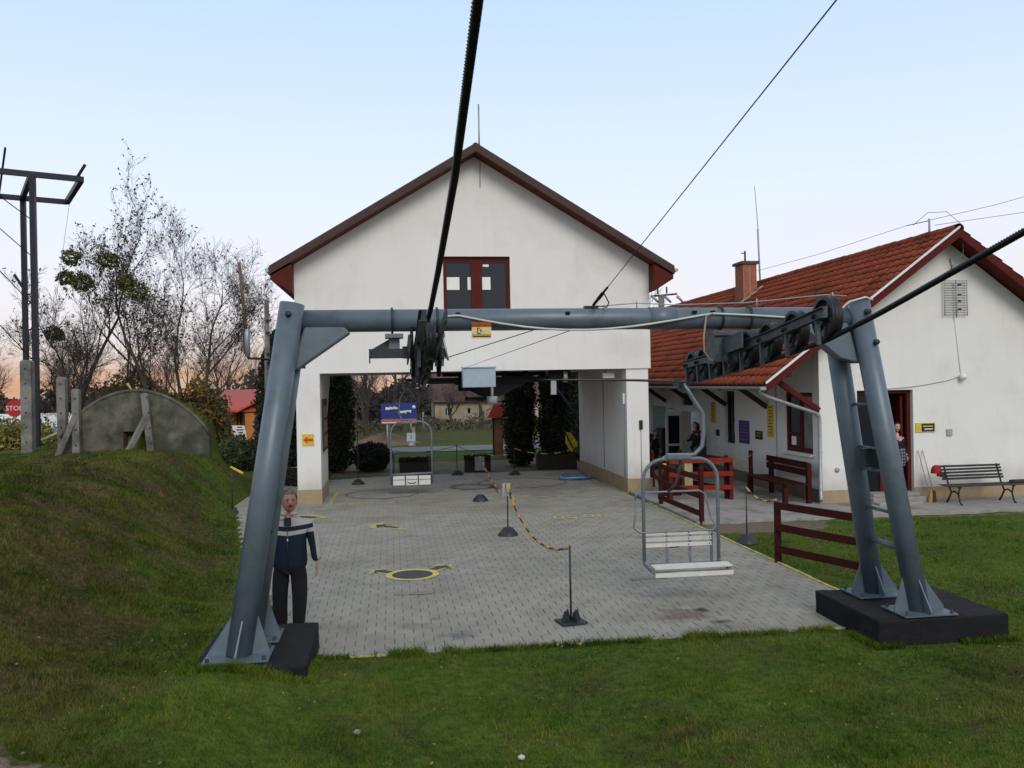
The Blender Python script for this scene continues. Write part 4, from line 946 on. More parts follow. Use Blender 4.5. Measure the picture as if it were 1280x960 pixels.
for s_ in (-1, 1):
    sf_.beam(cpt(s_ * w, 0, .53), cpt(s_ * w, -.42, .50), .05, .05)
    sf_.tube([cpt(s_ * w, 0, .95), cpt(s_ * (w - .02), .12, .93)], .02, 8)
sf_.tube([cpt(-w, 0, .50), cpt(w, 0, .50)], .022, 8)
sf_.tube([cpt(-w, -.40, .47), cpt(w, -.40, .47)], .02, 8)
sf_ = sf_.build('seat_frame', CHAIRM, chA)
for k, yy in enumerate((-.05, -.16)):
    pass
for k, (yy, zz) in enumerate(((-.29, .545), (-.40, .538))):
    MB().box(cpt(.02, yy, zz), (1.10, .095, .022)).build('seat_slat', SLAT, chA)
MB().box(cpt(.02, -.47, .452), (1.10, .02, .058)).build('seat_slat', SLAT, chA)
for zz in (.745, .828, .911):
    MB().box(cpt(-.02, .14, zz), (1.02, .022, .052)).build('back_slat', SLAT, chA)
    for xx in (-.5, -.18, .15, .46): MB().lathe(cpt(xx, .125, zz), [(.001, -.004), (.009, -.004), (.009, .004)], 6, 'y').build('rivet', BLACK, chA)
for xx in (-.16, .18, .5, -.5): MB().box(cpt(xx, .165, .72), (.035, .022, .48)).build('back_strut', CHAIRM, chA)
MB().tube([cpt(-.66, .02, 1.42), cpt(-.64, .02, 1.50), cpt(-.52, .02, 1.52), cpt(.28, .02, 1.52), cpt(.36, .02, 1.48), cpt(.38, .02, 1.40), cpt(.44, -.02, 1.12), cpt(.50, -.05, 1.02), cpt(.44, -.05, .965), cpt(-.62, -.05, .965), cpt(-.70, -.03, 1.03), cpt(-.66, .0, 1.2), cpt(-.66, .02, 1.42)], .014, 7).build('safety_bar', CHAIRM, chA)
MB().tube([cpt(.02, .02, 1.95), cpt(-.02, .02, 1.78), cpt(-.06, .02, 1.62), cpt(-.18, .02, 1.52)], .024, 7).build('bar_link', STEEL_D, chA)
MB().tube([cpt(-.16, .2, .74), cpt(-.10, .2, .70), cpt(.02, .2, .70), cpt(.08, .2, .74)], .012, 6).build('handle', BLACK, chA)
# far chair, seen from behind with folded seat, in the passage
C0 = Vector((.52, 24.9, 0))
chB = thing('lift_chair', 'lift chair with folded white seat hanging inside the passage', 'lift chair', C0)
w = .57
MB().tube([cpt(*p) for p in arch_pts(w, .30, 2.06, .34)], .028, 10).build('arch', CHAIRM, chB)
MB().tube([cpt(0, 0, 2.06), cpt(-.25, 0, 2.12), cpt(-.33, 0, 2.3), cpt(-.30, 0, 2.7), cpt(-.12, 0, 3.0), cpt(-.08, 0, 3.14)], .026, 8).build('hanger_arm', CHAIRM, chB)
MB().tube([cpt(-w + .06, .03, .5), cpt(-w + .08, .03, 1.12), cpt(-w + .16, .03, 1.18), cpt(w - .16, .03, 1.18), cpt(w - .08, .03, 1.12), cpt(w - .06, .03, .5)], .02, 8).build('back_frame', STEEL_D, chB)
MB().tube([cpt(-w, 0, .58), cpt(w, 0, .60)], .03, 8).tube([cpt(-w, -.03, .25), cpt(w, -.03, .27)], .02, 8).build('seat_frame', CHAIRM, chB)
for i in range(3):
    for (z0, z1) in ((.28, .42), (.44, .54)):
        MB().box(cpt(-.36 + .36 * i, -.05, (z0 + z1) / 2), (.32, .02, z1 - z0)).build('seat_slat', SLAT, chB)
MB().tube([cpt(-.12, -.07, .36), cpt(-.06, -.07, .33), cpt(.06, -.07, .33), cpt(.12, -.07, .36)], .012, 6).build('handle', BLACK, chB)
MB().box(cpt(0, .0, 1.62), (.24, .06, .24)).build('number_box', BOXBLUE, chB); MB().tube([cpt(0, 0, 1.74), cpt(0, 0, 2.06)], .03, 8).build('number_stem', CHAIRM, chB)
MB().lathe(cpt(0, 0, 1.42), [(.001, -.06), (.09, -.05), (.10, .03), (.001, .06)], 12).build('buffer', GREYP, chB)
text_part('number', '3', .14, STEEL_D, Matrix.Translation(cpt(0, -.034, 1.62)) @ FACE_CAM, chB)

# ---------------------------------------------------------------- chain stanchions
def stanchion(x, y, label, top=1.0, board=None, gussets=False):
    o = thing('stanchion', label, 'barrier post', (x, y, .02), 'chain posts on the yard')
    MB().tube([(x, y, .04), (x, y, top)], .014, 8).build('post', STEEL_D, o)
    b_ = MB()
    if gussets:
        b_.box((x, y, .035), (.34, .30, .02), Matrix.Rotation(R(12), 3, 'Z'))
        for g_ in (20, 110, 200, 290):
            u = Vector((math.cos(R(g_)), math.sin(R(g_)), 0)); p = Vector((x, y, .045))
            b_.add([p + u * .015, p + u * .15, p + u * .10 + Vector((0, 0, .13)), p + u * .06 + Vector((0, 0, .13)), p + u * .015 + Vector((0, 0, .02))], [(0, 1, 2, 3, 4)])
    else:
        b_.lathe((x, y, .02), [(.21, 0), (.20, .03), (.10, .15), (.03, .17), (.001, .17)], 10)
    b_.build('base', STEEL_D, o)
    if board: MB().box((x - .02, y - .02, top - .11), (.16, .02, .26)).build('board', GREYP, o)
    return o
stanchion(2.22, 11.05, 'nearest chain post, with flat gusseted foot, on the paved yard', 1.0, gussets=True)
stanchion(2.28, 17.64, 'chain post with small grey board in the middle of the yard', 1.05, board=True)
stanchion(2.25, 22.95, 'bare cone foot without a post at the passage threshold', .19)
stanchion(6.55, 15.75, 'chain post on the grass edge beside the red fence', 1.08)
stanchion(-1.08, 27.87, 'leftmost chain post at the back of the passage', 1.65)
stanchion(2.15, 29.78, 'chain post in front of the road at the back of the passage', 1.05)
stanchion(4.03, 29.18, 'chain post in front of the dark thujas behind the passage', .95)
def chain(label, a, c, sag, n=14, r=.016, mats=(ORANGE, BLACK), w=.05):
    a, c = Vector(a), Vector(c); o = thing('barrier_chain', label, 'barrier chain', a, 'striped chains between posts')
    pts = [a + (c - a) * (i / n) - Vector((0, 0, sag * 4 * (i / n) * (1 - i / n))) for i in range(n + 1)]
    parts = [MB(), MB()]
    for i in range(n):
        parts[i % 2].beam(pts[i], pts[i + 1] + (pts[i + 1] - pts[i]) * .02, .02, w if i % 2 == 0 else w * .6, (1, 0, 0)) if False else parts[i % 2].tube([pts[i], pts[i + 1]], r if i % 2 == 0 else r * .7, 6)
    parts[0].build('light_links', mats[0], o); parts[1].build('dark_links', mats[1], o)
chain('orange and black chain sagging between the two nearest posts', (2.22, 11.05, .98), (2.26, 17.6, 1.02), .42, 17, .022)
chain('orange and black chain hanging from the grey planter board down to the ground', (3.0, 30.4, .55), (2.95, 24.5, .05), .10, 13, .03)
chain('short orange chain end lying at the middle post board', (2.26, 17.6, 1.05), (2.34, 17.1, .78), .0, 3, .026)
chain('orange chain from the grass edge post to the ranch fence', (6.55, 15.75, 1.06), (6.34, 14.0, 1.06), .12, 7, .018)
chain('thin chain between red barrier and bench', (8.42, 21.0, 1.0), (9.55, 22.4, 1.15), .1, 8, .01, (mat('rope_tan', (.35, .26, .10), .8), BLACK))
chain('dark chain in front of the road between rear posts', (-1.08, 27.87, 1.3), (2.15, 29.78, 1.0), .25, 12, .01, (STEEL_D, BLACK))
chain('dark chain between the rear middle post and thuja post', (2.15, 29.78, 1.0), (4.03, 29.18, .9), .22, 10, .012, (STEEL_D, BLACK))
chain('yellow chain in front of the thujas', (4.03, 29.18, .9), (6.3, 29.3, .9), .22, 10, .016, (YELLOW, DARKWOOD))

# ---------------------------------------------------------------- fences and barriers
def fence(name, label, posts, rails_z, m, ph=1.05, pw=.09, rw=.12, z0=.0, over=0):
    o = thing(name, label, 'fence', (posts[0][0], posts[0][1], z0))
    for (x, y) in posts: MB().box((x, y, z0 + ph / 2 - .03), (pw, pw, ph + .06)).build('post', REDWOOD if m != REDBRIGHT else mat('mid_red_wood', (.10, .012, .008), .6, var=.2, scale=7, spec=.12), o, bevel=.006)
    for (a, c) in zip(posts[:-1], posts[1:]):
        d_ = Vector((c[0] - a[0], c[1] - a[1], 0)).normalized(); n_ = Vector((-d_.y, d_.x, 0)); 
        if n_.dot(Vector((-a[0], -a[1], 0))) < 0: n_ = -n_
        for zz in rails_z:
            MB().beam(Vector((a[0], a[1], z0 + zz)) + n_ * (pw / 2 + .016) - d_ * over, Vector((c[0], c[1], z0 + zz)) + n_ * (pw / 2 + .016) + d_ * over, .03, rw).build('rail', m, o)
    return o
fence('ranch_fence', 'dark red three rail fence on the grass reaching the right tower leg', [(6.34, 13.95), (6.98, 12.25)], (.98, .62, .26), REDWOOD, 1.0)
fence('ranch_fence', 'dark red plank fence along the yard edge behind the hanging chair', [(6.50, 20.9), (6.52, 18.1)], (1.0, .62, .24), REDWOOD, 1.22)
fence('plank_barrier', 'bright red three plank barrier standing across the terrace', [(6.9, 21.35), (8.42, 21.2)], (1.0, .66, .32), REDBRIGHT, 1.04, z0=.06, over=.04)
fence('plank_barrier', 'red plank barrier running back from the bright one', [(8.36, 21.35), (7.9, 23.6)], (1.0, .62, .26), REDWOOD, 1.1, z0=.06)
fence('plank_barrier', 'low dark red barrier behind the yard edge near the pier', [(6.9, 21.5), (7.3, 24.2)], (.8, .4), REDWOOD, 1.0, z0=.06)
yb = thing('yellow_tank', 'yellow capped machine with fuel tank behind the bright red planks', 'machine', (7.25, 22.4, .06))
MB().lathe((7.2, 22.4, 1.05), [(.001, .06), (.10, .05), (.17, .02), (.18, -.03), (.16, -.06), (.001, -.07)], 16).build('cap', YELLOW, yb)
MB().bx(6.98, 7.14, 22.3, 22.5, .62, .90).build('tank', YELLOW, yb, bevel=.02); MB().bx(7.0, 7.5, 22.25, 22.6, .06, .75).build('body', REDWOOD, yb, bevel=.03)
MB().tube([(7.4, 22.4, .75), (7.6, 22.35, .98), (7.95, 22.3, .98)], .05, 8).build('handle', BLACK, yb)
MB().bx(7.62, 7.85, 22.4, 22.6, .06, .95).build('side_case', mat('cream_plastic', (.42, .36, .22), .7), yb, bevel=.02)
# red bench under the window
rb = thing('red_bench', 'dark red wooden bench against the veranda wall under the window', 'bench', (9.75, 21.0, .06))
for yy in (20.05, 22.15):
    for xx in (9.32, 9.92): MB().bx(xx - .05, xx + .05, yy - .06, yy + .06, .06, .50 if xx < 9.5 else 1.02).build('leg', REDWOOD, rb)
for k in range(3): MB().bx(9.28 + k * .20, 9.46 + k * .20, 19.92, 22.30, .505, .545).build('seat_board', REDWOOD, rb)
for zz in (.72, .90): MB().bx(9.84, 9.875, 19.95, 22.28, zz, zz + .155).build('back_board', REDWOOD, rb)
rp = thing('red_post', 'single short red post at the far end of the red bench', 'post', (9.5, 22.5, .06)); MB().bx(9.46, 9.54, 22.45, 22.55, .06, 1.17).build('post', REDWOOD, rp)
# black slatted park bench
bb = thing('park_bench', 'weathered black slatted bench with cast iron legs against the gable wall', 'bench', (13.7, 19.2, .06))
def bb_y(x): return 19.05 + (x - 12.7) * .03
for zz, yy in ((.56, .28), (.63, .31), (.70, .34), (.77, .37), (.85, .40)):
    MB().beam((12.92, bb_y(12.9) + yy, zz + .06), (14.55, bb_y(14.5) + yy, zz + .06 - random.uniform(-.006, .012)), .018, .05, (0, 0, 1)).build('back_slat', mat('weathered_black', (.03, .03, .033), .7, var=.4, scale=8), bb)
for k in range(5):
    MB().beam((12.78, bb_y(12.8) - .22 + k * .095, .50), (14.80, bb_y(14.7) - .22 + k * .095, .50 - random.uniform(0, .01)), .07, .022, (0, 0, 1)).build('seat_slat', MATS['weathered_black'], bb)
for xx in (13.05, 14.45):
    y0 = bb_y(xx)
    MB().tube([(xx, y0 - .28, .06), (xx, y0 - .20, .12), (xx, y0 - .14, .30), (xx, y0 - .2, .47)], .022, 6).tube([(xx, y0 + .3, .06), (xx, y0 + .22, .16), (xx, y0 + .12, .32), (xx, y0 + .22, .48), (xx, y0 + .40, .93)], .022, 6).tube([(xx, y0 - .14, .30), (xx, y0, .36), (xx, y0 + .12, .32)], .018, 6).tube([(xx, y0 - .24, .47), (xx, y0 + .22, .48)], .018, 6).build('iron_leg', BLACK, bb)
bl = thing('black_board', 'curled loose plank on the right end of the black bench', 'plank', (14.8, 19.2, .5)); MB().lathe((14.78, 19.12, .53), [(.001, -.25), (.05, -.25), (.05, .3), (.001, .3)], 8, 'x').build('plank', DARKWOOD, bl)
for i, (xx, bx_) in enumerate(((12.74, 12.70), (12.86, 12.78))):
    br_ = thing('broom', ('broom leaning on the wall nearest the door', 'broom half hidden behind the red cloth by the bench')[i], 'broom', (bx_, 19.6, .06))
    MB().tube([(bx_ + .03 * i, 19.5, .28), (xx - .02, 19.97, 1.26)], .012, 6).build('handle', mat('pale_stick', (.32, .24, .2), .8), br_)
    MB().prism([(bx_ - .05, .06), (bx_ + .07, .06), (bx_ + .035, .34), (bx_ - .015, .34)], (19.44, 19.50), 'y').build('bristles', mat('straw' if i == 0 else 'dark_straw', (.42, .24, .08) if i == 0 else (.12, .05, .03), .9), br_)
rcl = thing('red_cloth', 'bright red cap hung over the broom handle and bench end', 'cloth', (12.9, 19.5, .9))
MB().lathe((12.90, 19.52, .86), [(.125, -.12), (.12, -.04), (.095, .03), (.055, .07), (.001, .08)], 12).build('cap', mat('red_fabric', (.30, .008, .012), .85, var=.3, scale=20), rcl)
MB().prism([(12.92, .80), (13.12, .70), (13.10, .62), (12.88, .68)], (19.42, 19.50), 'y').build('peak', MATS['red_fabric'], rcl)

# ---------------------------------------------------------------- hoses, planters, rear objects
hz_ = thing('hose_coil', 'blue hose coiled on the ground by the right passage wall', 'hose', (5.75, 27.4, .02))
for k in range(5):
    rx, ry, ox, oy = .52 - k * .05, .42 - .05 * k + random.uniform(-.04, .04), random.uniform(-.06, .06), random.uniform(-.05, .05)
    MB().tube([(5.75 + ox + rx * math.cos(a), 27.4 + oy + ry * math.sin(a), .05 + .03 * (k % 3) + .015 * math.sin(3 * a)) for a in np.linspace(0, 2 * math.pi, 26)[:-1]], .026, 6, closed=True).build('coil', HOSE if k % 2 == 0 else mat('pale_hose', (.22, .33, .42), .5), hz_)
def foliage_np(n, sampler, size, seed=0, flat_=None):
    rng = np.random.default_rng(seed); c = sampler(rng, n); d = rng.normal(size=(n, 3)); d /= np.linalg.norm(d, axis=1)[:, None]
    e_ = np.cross(d, rng.normal(size=(n, 3))); e_ /= np.linalg.norm(e_, axis=1)[:, None]
    s_ = size * rng.uniform(.5, 1.3, (n, 1))
    V = np.stack([c - d * s_ * .9, c + e_ * s_ * .45, c + d * s_ * .9, c - e_ * s_ * .45], 1).reshape(-1, 3)
    return V, np.arange(4 * n).reshape(-1, 4)
def foliage(name, n, sampler, size, m, parent=None, seed=0):
    V, Fq = foliage_np(n, sampler, size, seed)
    if parent is not None: V = V - np.array(ORG[parent.name])
    return link(name, npmesh(name, V, Fq, m), parent)
def thuja(x, y, h, r, label, seed):
    o = thing('thuja', label, 'conifer', (x, y, 0), 'dark columnar thujas round the station')
    MB().tube([(x, y, -.05), (x, y, h * .5)], [.09, .04], 6).build('trunk', BARK, o)
    # dense inner mass
    V, Fv = [], []
    def samp(rng, n):
        z = rng.uniform(0, 1, n) ** .9; a = rng.uniform(0, 2 * np.pi, n)
        rr = r * np.interp(z, [0, .03, .15, .5, .8, .95, 1], [.55, .80, 1, .95, .66, .28, .02]) * (1 + .10 * np.sin(a * 5 + z * 19) + .08 * np.sin(a * 9 - z * 31))
        q = rng.uniform(.72, 1.03, n)
        return np.stack([x + rr * q * np.cos(a), y + rr * q * np.sin(a), .05 + z * h], -1)
    foliage('foliage', 9000, samp, .085, THUJA, o, seed)
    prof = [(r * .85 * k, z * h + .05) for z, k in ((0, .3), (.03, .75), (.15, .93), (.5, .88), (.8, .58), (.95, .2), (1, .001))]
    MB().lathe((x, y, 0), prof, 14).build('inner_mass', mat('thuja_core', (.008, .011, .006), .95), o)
thuja(-2.15, 32.2, 6.2, .80, 'tall dark thuja just right of the left pier', 1)
thuja(-3.9, 31.0, 5.0, .75, 'dark thuja seen left of the left pier', 2)
thuja(4.70, 32.4, 6.6, .60, 'tall dark thuja beside the small roofed post', 3)
thuja(5.92, 31.9, 6.3, .58, 'tall dark thuja behind the black trough', 4)
thuja(7.15, 34.2, 5.6, .5, 'dark thuja partly behind the leaning tubes', 5)
def shrub(name, label, c, rx, rz, m, n, size, seed, cat='shrub', flat_=1.0, ry=None, group=None, stems=True):
    o = thing(name, label, cat, (c[0], c[1], c[2] - rz), group)
    ry = ry or rx
    def samp(rng, nn):
        d = rng.normal(size=(nn, 3)); d /= np.linalg.norm(d, axis=1)[:, None]; q = rng.uniform(.35, 1.0, (nn, 1)) ** .5
        lump = 1 + .16 * np.sin(d[:, :1] * 6 + seed) * np.cos(d[:, 2:] * 5 + seed * 2) + .1 * np.sin(d[:, 1:2] * 11)
        return np.array(c) + d * q * lump * np.array([rx, ry, rz])
    foliage('foliage', n, samp, size, m, o, seed)
    if stems:
        st = MB()
        for i in range(5): st.tube([(c[0], c[1], c[2] - rz), (c[0] + random.uniform(-.5, .5) * rx, c[1] + random.uniform(-.4, .4) * ry, c[2] + .4 * rz)], [.03, .01], 5)
        st.build('stems', BARK, o)
    return o
shrub('ball_shrub', 'round clipped dark shrub behind the rear chain', (-.75, 32.1, .52), .66, .50, SHRUBM, 5200, .075, 11)
def trough(label, x, y, w, h, m, leafy, seed):
    o = thing('planter', label, 'planter', (x, y, 0))
    MB().bx(x - w, x + w, y - .22, y + .22, 0, h).build('box', m, o)
    def samp(rng, n): return np.stack([x + rng.uniform(-w, w, n), y + rng.uniform(-.24, .24, n), h + .14 * rng.uniform(0, 1, n) ** 1.5], -1)
    foliage('plants', 900 if leafy else 300, samp, .06, SHRUBM, o, seed)
trough('long low black planter trough behind the hanging chair', .80, 30.8, .58, .42, DARKWOOD, 1, 21)
trough('black planter box with grey board leaning on it', 2.95, 30.9, .45, .42, DARKWOOD, 1, 22)
trough('black planter trough in front of the right hand thujas', 5.75, 30.75, .70, .50, DARKWOOD, 0, 23)
gb = MB().box((3.0, 30.55, .30), (.34, .03, .48)).build('grey_board', GREYP); tag(gb, 'grey board leaning on the black planter where the chain ends', 'board')
# small roofed post (wayside shrine)
ks = thing('shrine_post', 'wooden post with a small red tiled roof beside the thujas', 'wayside post', (4.3, 36.0, 0))
MB().bx(4.13, 4.50, 35.85, 36.15, .1, 1.75).build('post', mat('weathered_orange', (.30, .15, .06), .8, var=.3, scale=3), ks)
MB().bx(4.10, 4.13, 35.83, 36.17, .1, 1.75).build('edge_board', REDWOOD, ks)
MB().bx(4.0, 4.7, 35.7, 36.3, -.05, .12).build('foot', CONC, ks)
rf = MB().prism([(3.96, 1.74), (4.18, 2.2), (4.6, 2.2), (4.8, 1.74), (4.75, 1.70), (4.0, 1.70)], (35.7, 36.4), 'y').build('roof', REDWOOD, ks)
for i in range(3):
    MB().beam((3.92 + .12 * i, 35.6, 1.76 + .17 * i), (3.92 + .12 * i, 36.5, 1.77 + .17 * i), .24, .04, (-.8, 0, .6)).build('roof_tile', REDROOF, rf)
MB().prism([(3.84, 1.68), (4.12, 2.24), (4.70, 2.24), (4.42, 1.68)], (35.58, 35.64), 'y').build('roof_face', REDROOF, rf)
# billboard across the road
bd = thing('billboard', 'blue billboard with white lettering and red band on posts beyond the road', 'billboard', (.35, 45, 0))
MB().bx(-.55, 1.24, 44.98, 45.06, 1.12, 2.16).build('panel', BLUEP, bd)
MB().bx(-.55, 1.24, 44.965, 44.978, 1.13, 1.36).build('band', mat('salmon', (.50, .14, .11), .6), bd)
MB().bx(-.5, 1.15, 44.95, 44.962, 1.16, 1.21).build('print', WHITE, bd)
def scribble(x0, x1, z, h, seed, name='lettering'):
    rng = random.Random(seed); s_ = MB(); n_ = 34
    p = [(x0 + (x1 - x0) * i / n_ + .03 * math.sin(i * 2.1), 44.955, z + h * math.sin(i * 1.9 + rng.uniform(-.5, .5)) * rng.uniform(.5, 1)) for i in range(n_)]
    s_.tube(p, .035, 5); s_.build(name, WHITE, bd)
scribble(-.33, .30, 1.90, .10, 3); scribble(.30, .98, 1.72, .09, 5)
MB().lathe((1.1, 44.95, 1.95), [(.001, 0), (.09, 0), (.09, .02)], 12, 'y').build('emblem', WHITE, bd)
for xx in (-.25, .95): MB().tube([(xx, 45.02, -.1), (xx, 45.02, 1.12)], .045, 6).build('leg', GREYP, bd)
yp = thing('wooden_stake', 'pale yellow stake standing on the grass below the billboard', 'post', (1.05, 44.6, 0)); MB().bx(.98, 1.14, 44.5, 44.6, -.1, .95).build('stake', mat('pale_timber', (.36, .27, .12), .8), yp)
hp = thing('sand_heap', 'low brown heap of sand beyond the road', 'heap', (-.1, 47, 0))
hpv = []; n1, n2 = 14, 40
hb = MB(); vs = []
for i in range(n1 + 1):
    for j in range(n2):
        a = 2 * math.pi * j / n2; q = i / n1; rr = q * (1 + .1 * math.sin(3 * a) + .05 * math.sin(7 * a)); zz = .6 * (1 - q) ** .9 * (1 + .1 * math.sin(5 * a)) - .03
        vs.append((-.35 + 1.75 * rr * math.cos(a), 47 + 1.5 * rr * math.sin(a), zz + random.uniform(-.015, .015)))
hb.add(vs, [(i * n2 + j, i * n2 + (j + 1) % n2, (i + 1) * n2 + (j + 1) % n2, (i + 1) * n2 + j) for i in range(n1) for j in range(n2)], True); hb.build('heap', SAND, hp)
# leaning green tubes, yellow slide board and white tag right of the thujas
gt_ = thing('stair_stringers', 'two dark green steel tubes slanting down behind the right passage wall', 'steel frame', (5.7, 30.5, 0))
MB().tube([(5.2, 30.6, 3.7), (7.2, 31.0, .9)], .04, 6).build('tube', mat('dark_green_paint', (.02, .05, .04), .5), gt_); MB().tube([(5.5, 30.9, 3.3), (6.9, 31.0, 1.5)], .03, 6).build('tube', MATS['dark_green_paint'], gt_)
yl = thing('yellow_sledge', 'yellow scoop on a dark frame standing behind the blue hose', 'tool', (6.2, 29.9, 0))
MB().prism([(6.0, 1.35), (6.2, 1.30), (6.42, .95), (6.38, .62), (6.15, .66), (6.0, .95)], (30.2, 30.3), 'y').build('scoop', YELLOW, yl, bevel=.02)
MB().tube([(5.9, 30.1, 1.45), (6.55, 30.1, .1)], .03, 6).tube([(6.3, 30.1, .8), (6.75, 30.1, .1)], .03, 6).build('frame', BLACK, yl)
MB().box((6.62, 30.1, 1.28), (.16, .02, .22)).build('tag', WHITE, yl)

# ---------------------------------------------------------------- left bank: bunker, concrete posts
bk = thing('bunker', 'low arched concrete cellar front half buried on the grassy bank', 'bunker', (-7, 25.4, 1.3))
bx0, bx1, bh = -8.95, -5.05, 1.68
def arc_z(x): return 1.80 + 1.25 * max(0, 1 - ((x + 7.0) / 1.95) ** 2) ** .85
poly = [(bx0, .7)] + [(bx0 + (bx1 - bx0) * i / 24, arc_z(bx0 + (bx1 - bx0) * i / 24)) for i in range(25)] + [(bx1, .7)]
# face with a low doorway: split left and right of the opening
dx0, dx1, dz = -7.32, -6.66, 1.95
fc = MB()
for a, c, zb in [(bx0, dx0, .7), (dx0, dx1, dz), (dx1, bx1, .7)]:
    k = 12; ps = [(a, zb)] + [(a + (c - a) * i / k, arc_z(a + (c - a) * i / k)) for i in range(k + 1)] + [(c, zb)]
    fc.prism(ps, (25.4, 25.75), 'y')
BUNK = mat('mossy_concrete', (.125, .118, .10), .95, var=.25, scale=2.5, bump=.7, bscale=12, col2=(.05, .055, .035), c2amt=.75, c2scale=1.2)
fc.build('front_wall', BUNK, bk)
rim_ = MB(); rim_.tube([(p[0], 25.42, p[1] + .02) for p in poly[1:-1]], .05, 8); rim_.build('arch_rim', BUNK, bk)
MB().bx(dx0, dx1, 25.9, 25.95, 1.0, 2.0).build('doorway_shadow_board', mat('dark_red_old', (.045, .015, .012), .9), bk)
MB().bx(dx0, dx0 + .05, 25.5, 25.56, 1.2, 2.0).bx(dx0 + .05, dx1, 25.5, 25.56, 1.93, 2.0).build('door_frame', mat('old_red', (.06, .012, .01), .9), bk)
def cpost(x, y, zb, zt, label, tilt=0, braces=(), w=.20):
    o = thing('concrete_post', label, 'post', (x, y, zb), 'old concrete posts on the bank')
    MB().prism([(x - w / 2, zb - .2), (x + w / 2, zb - .2), (x + w / 2 + tilt, zt - .06), (x + w / 2 + tilt - .05, zt), (x - w / 2 + tilt + .05, zt), (x - w / 2 + tilt, zt - .06)], (y - w / 2, y + w / 2), 'y').build('post', CONC_OLD, o, bevel=.01)
    for k in range(int((zt - zb) / .42)): MB().box((x + tilt * k / 6, y - w / 2 - .002, zb + .3 + k * .42), (.04, .012, .05)).build('hole', BLACK, o)
    for (xb, yb_) in braces: MB().beam((xb, yb_, zb - .1), (x + tilt * .7, y - .06, zb + (zt - zb) * .62 if len(braces) == 1 else zt - .35), .13, .13).build('brace', CONC_OLD, o)
cpost(-10.38, 27, 1.35, 4.0, 'tallest concrete post with a row of holes, leftmost on the bank', w=.30)
cpost(-9.41, 26.9, 1.32, 3.50, 'concrete post standing left of the bunker', w=.24)
cpost(-8.48, 26.2 - .95, 1.32, 3.15, 'concrete post with one slanting brace at the bunker left side', braces=((-8.95, 25.0),), w=.19)
cpost(-6.52, 25.2, 1.32, 3.0, 'concrete post with brace in the middle of the bunker front', tilt=-.17, braces=((-7.12, 24.7),), w=.18)
yr = MB().tube([(-10.6, 28.5, 1.6), (-9.6, 29, 2.1)], .05, 6).tube([(-9.6, 29.6, 2.25), (-8.3, 30, 3.0), (-8.5, 30, 3.3)], .05, 6).build('yellow_plank', mat('dull_yellow', (.38, .34, .13), .8)); tag(yr, 'dull yellow pole lying on the bank behind the concrete posts', 'pole')
sp_ = thing('marker_post', 'thin post with a short yellow flag at the foot of the bank', 'post', (-3.95, 22.5, 0)); MB().tube([(-3.95, 22.5, 0), (-3.95, 22.5, 1.12)], .018, 6).build('post', STEEL_D, sp_); MB().beam((-3.98, 22.5, 1.15), (-3.68, 22.5, .98), .02, .05).build('flag', YELLOW, sp_); MB().lathe((-3.95, 22.5, .01), [(.17, 0), (.1, .08), (.001, .1)], 10).build('foot', STEEL_D, sp_)
yf = thing('yellow_barrier', 'small yellow tube barrier behind the left pier', 'barrier', (-2.9, 26, 0)); MB().tube([(-3.2, 26, 0), (-3.2, 26, .75), (-2.6, 26, .78), (-2.6, 26, 0)], .03, 6).build('tube', YELLOW, yf)
# beyond the bank: stop sign, white wall, hut, sandwich board
st_ = thing('stop_sign', 'red octagonal stop sign at the far left edge', 'road sign', (-17.9, 45, .3))
MB().prism([(-17.9 + .42 * math.cos(R(22.5 + 45 * i)), 2.30 + .42 * math.sin(R(22.5 + 45 * i))) for i in range(8)], (44.96, 44.99), 'y').build('panel', mat('stop_red', (.42, .015, .02), .5), st_)
MB().tube([(-17.9, 45.03, .2), (-17.9, 45.03, 2.2)], .035, 6).build('pole', GREYP, st_); text_part('lettering', 'STOP', .32, WHITE, Matrix.Translation((-17.9, 44.95, 2.30)) @ FACE_CAM, st_)
ww = thing('white_wall', 'long low white hoarding beyond the stop sign with blue patches', 'wall', (-21, 50, .2))
MB().bx(-30, -15.2, 50, 50.2, -.2, 1.92).build('panel', mat('bright_white', (.8, .82, .86), .6, var=.08, scale=1), ww)
for xx in (-20.5, -19.2, -18.3, -17.2): MB().bx(xx, xx + .5, 49.96, 49.99, .5, 1.1).build('print', mat('sky_blue', (.10, .22, .5), .6), ww)
ht = thing('wooden_hut', 'small orange plank hut with a red roof beyond the bank', 'hut', (-5.5, 43, .4))
for k in range(12):
    MB().bx(-7.35, -6.62 + .0, 41.98, 42.04, .45 + k * .135, .58 + k * .135).build('plank', HUTWOOD, ht)
    top = .58 + k * .135
    MB().bx(-6.60, -2.6, 41.0, 41.06, .45 + k * .135, top).build('plank', HUTWOOD, ht)
MB().bx(-7.3, -2.7, 42.05, 46, .3, 2.07).build('wall', HUTWOOD, ht); MB().bx(-6.58, -2.62, 41.07, 42.04, .3, 2.06).build('wall', HUTWOOD, ht)
MB().prism([(-6.60, 2.07), (-2.6, 2.07), (-4.6, 3.05)], (41.0, 41.06), 'y').build('gable', HUTWOOD, ht)
rh = MB().prism([(-6.9, 1.98), (-4.6, 3.12), (-4.6, 3.2), (-6.95, 2.06)], (40.7, 46.5), 'y').prism([(-2.3, 1.98), (-4.6, 3.12), (-4.6, 3.2), (-2.25, 2.06)], (40.7, 46.5), 'y').build('roof', REDROOF, ht)
MB().prism([(40.9, 2.0), (46.5, 2.9), (46.5, 3.0), (40.9, 2.1)], (-8.4, -6.0), 'x').build('roof', REDROOF, ht)
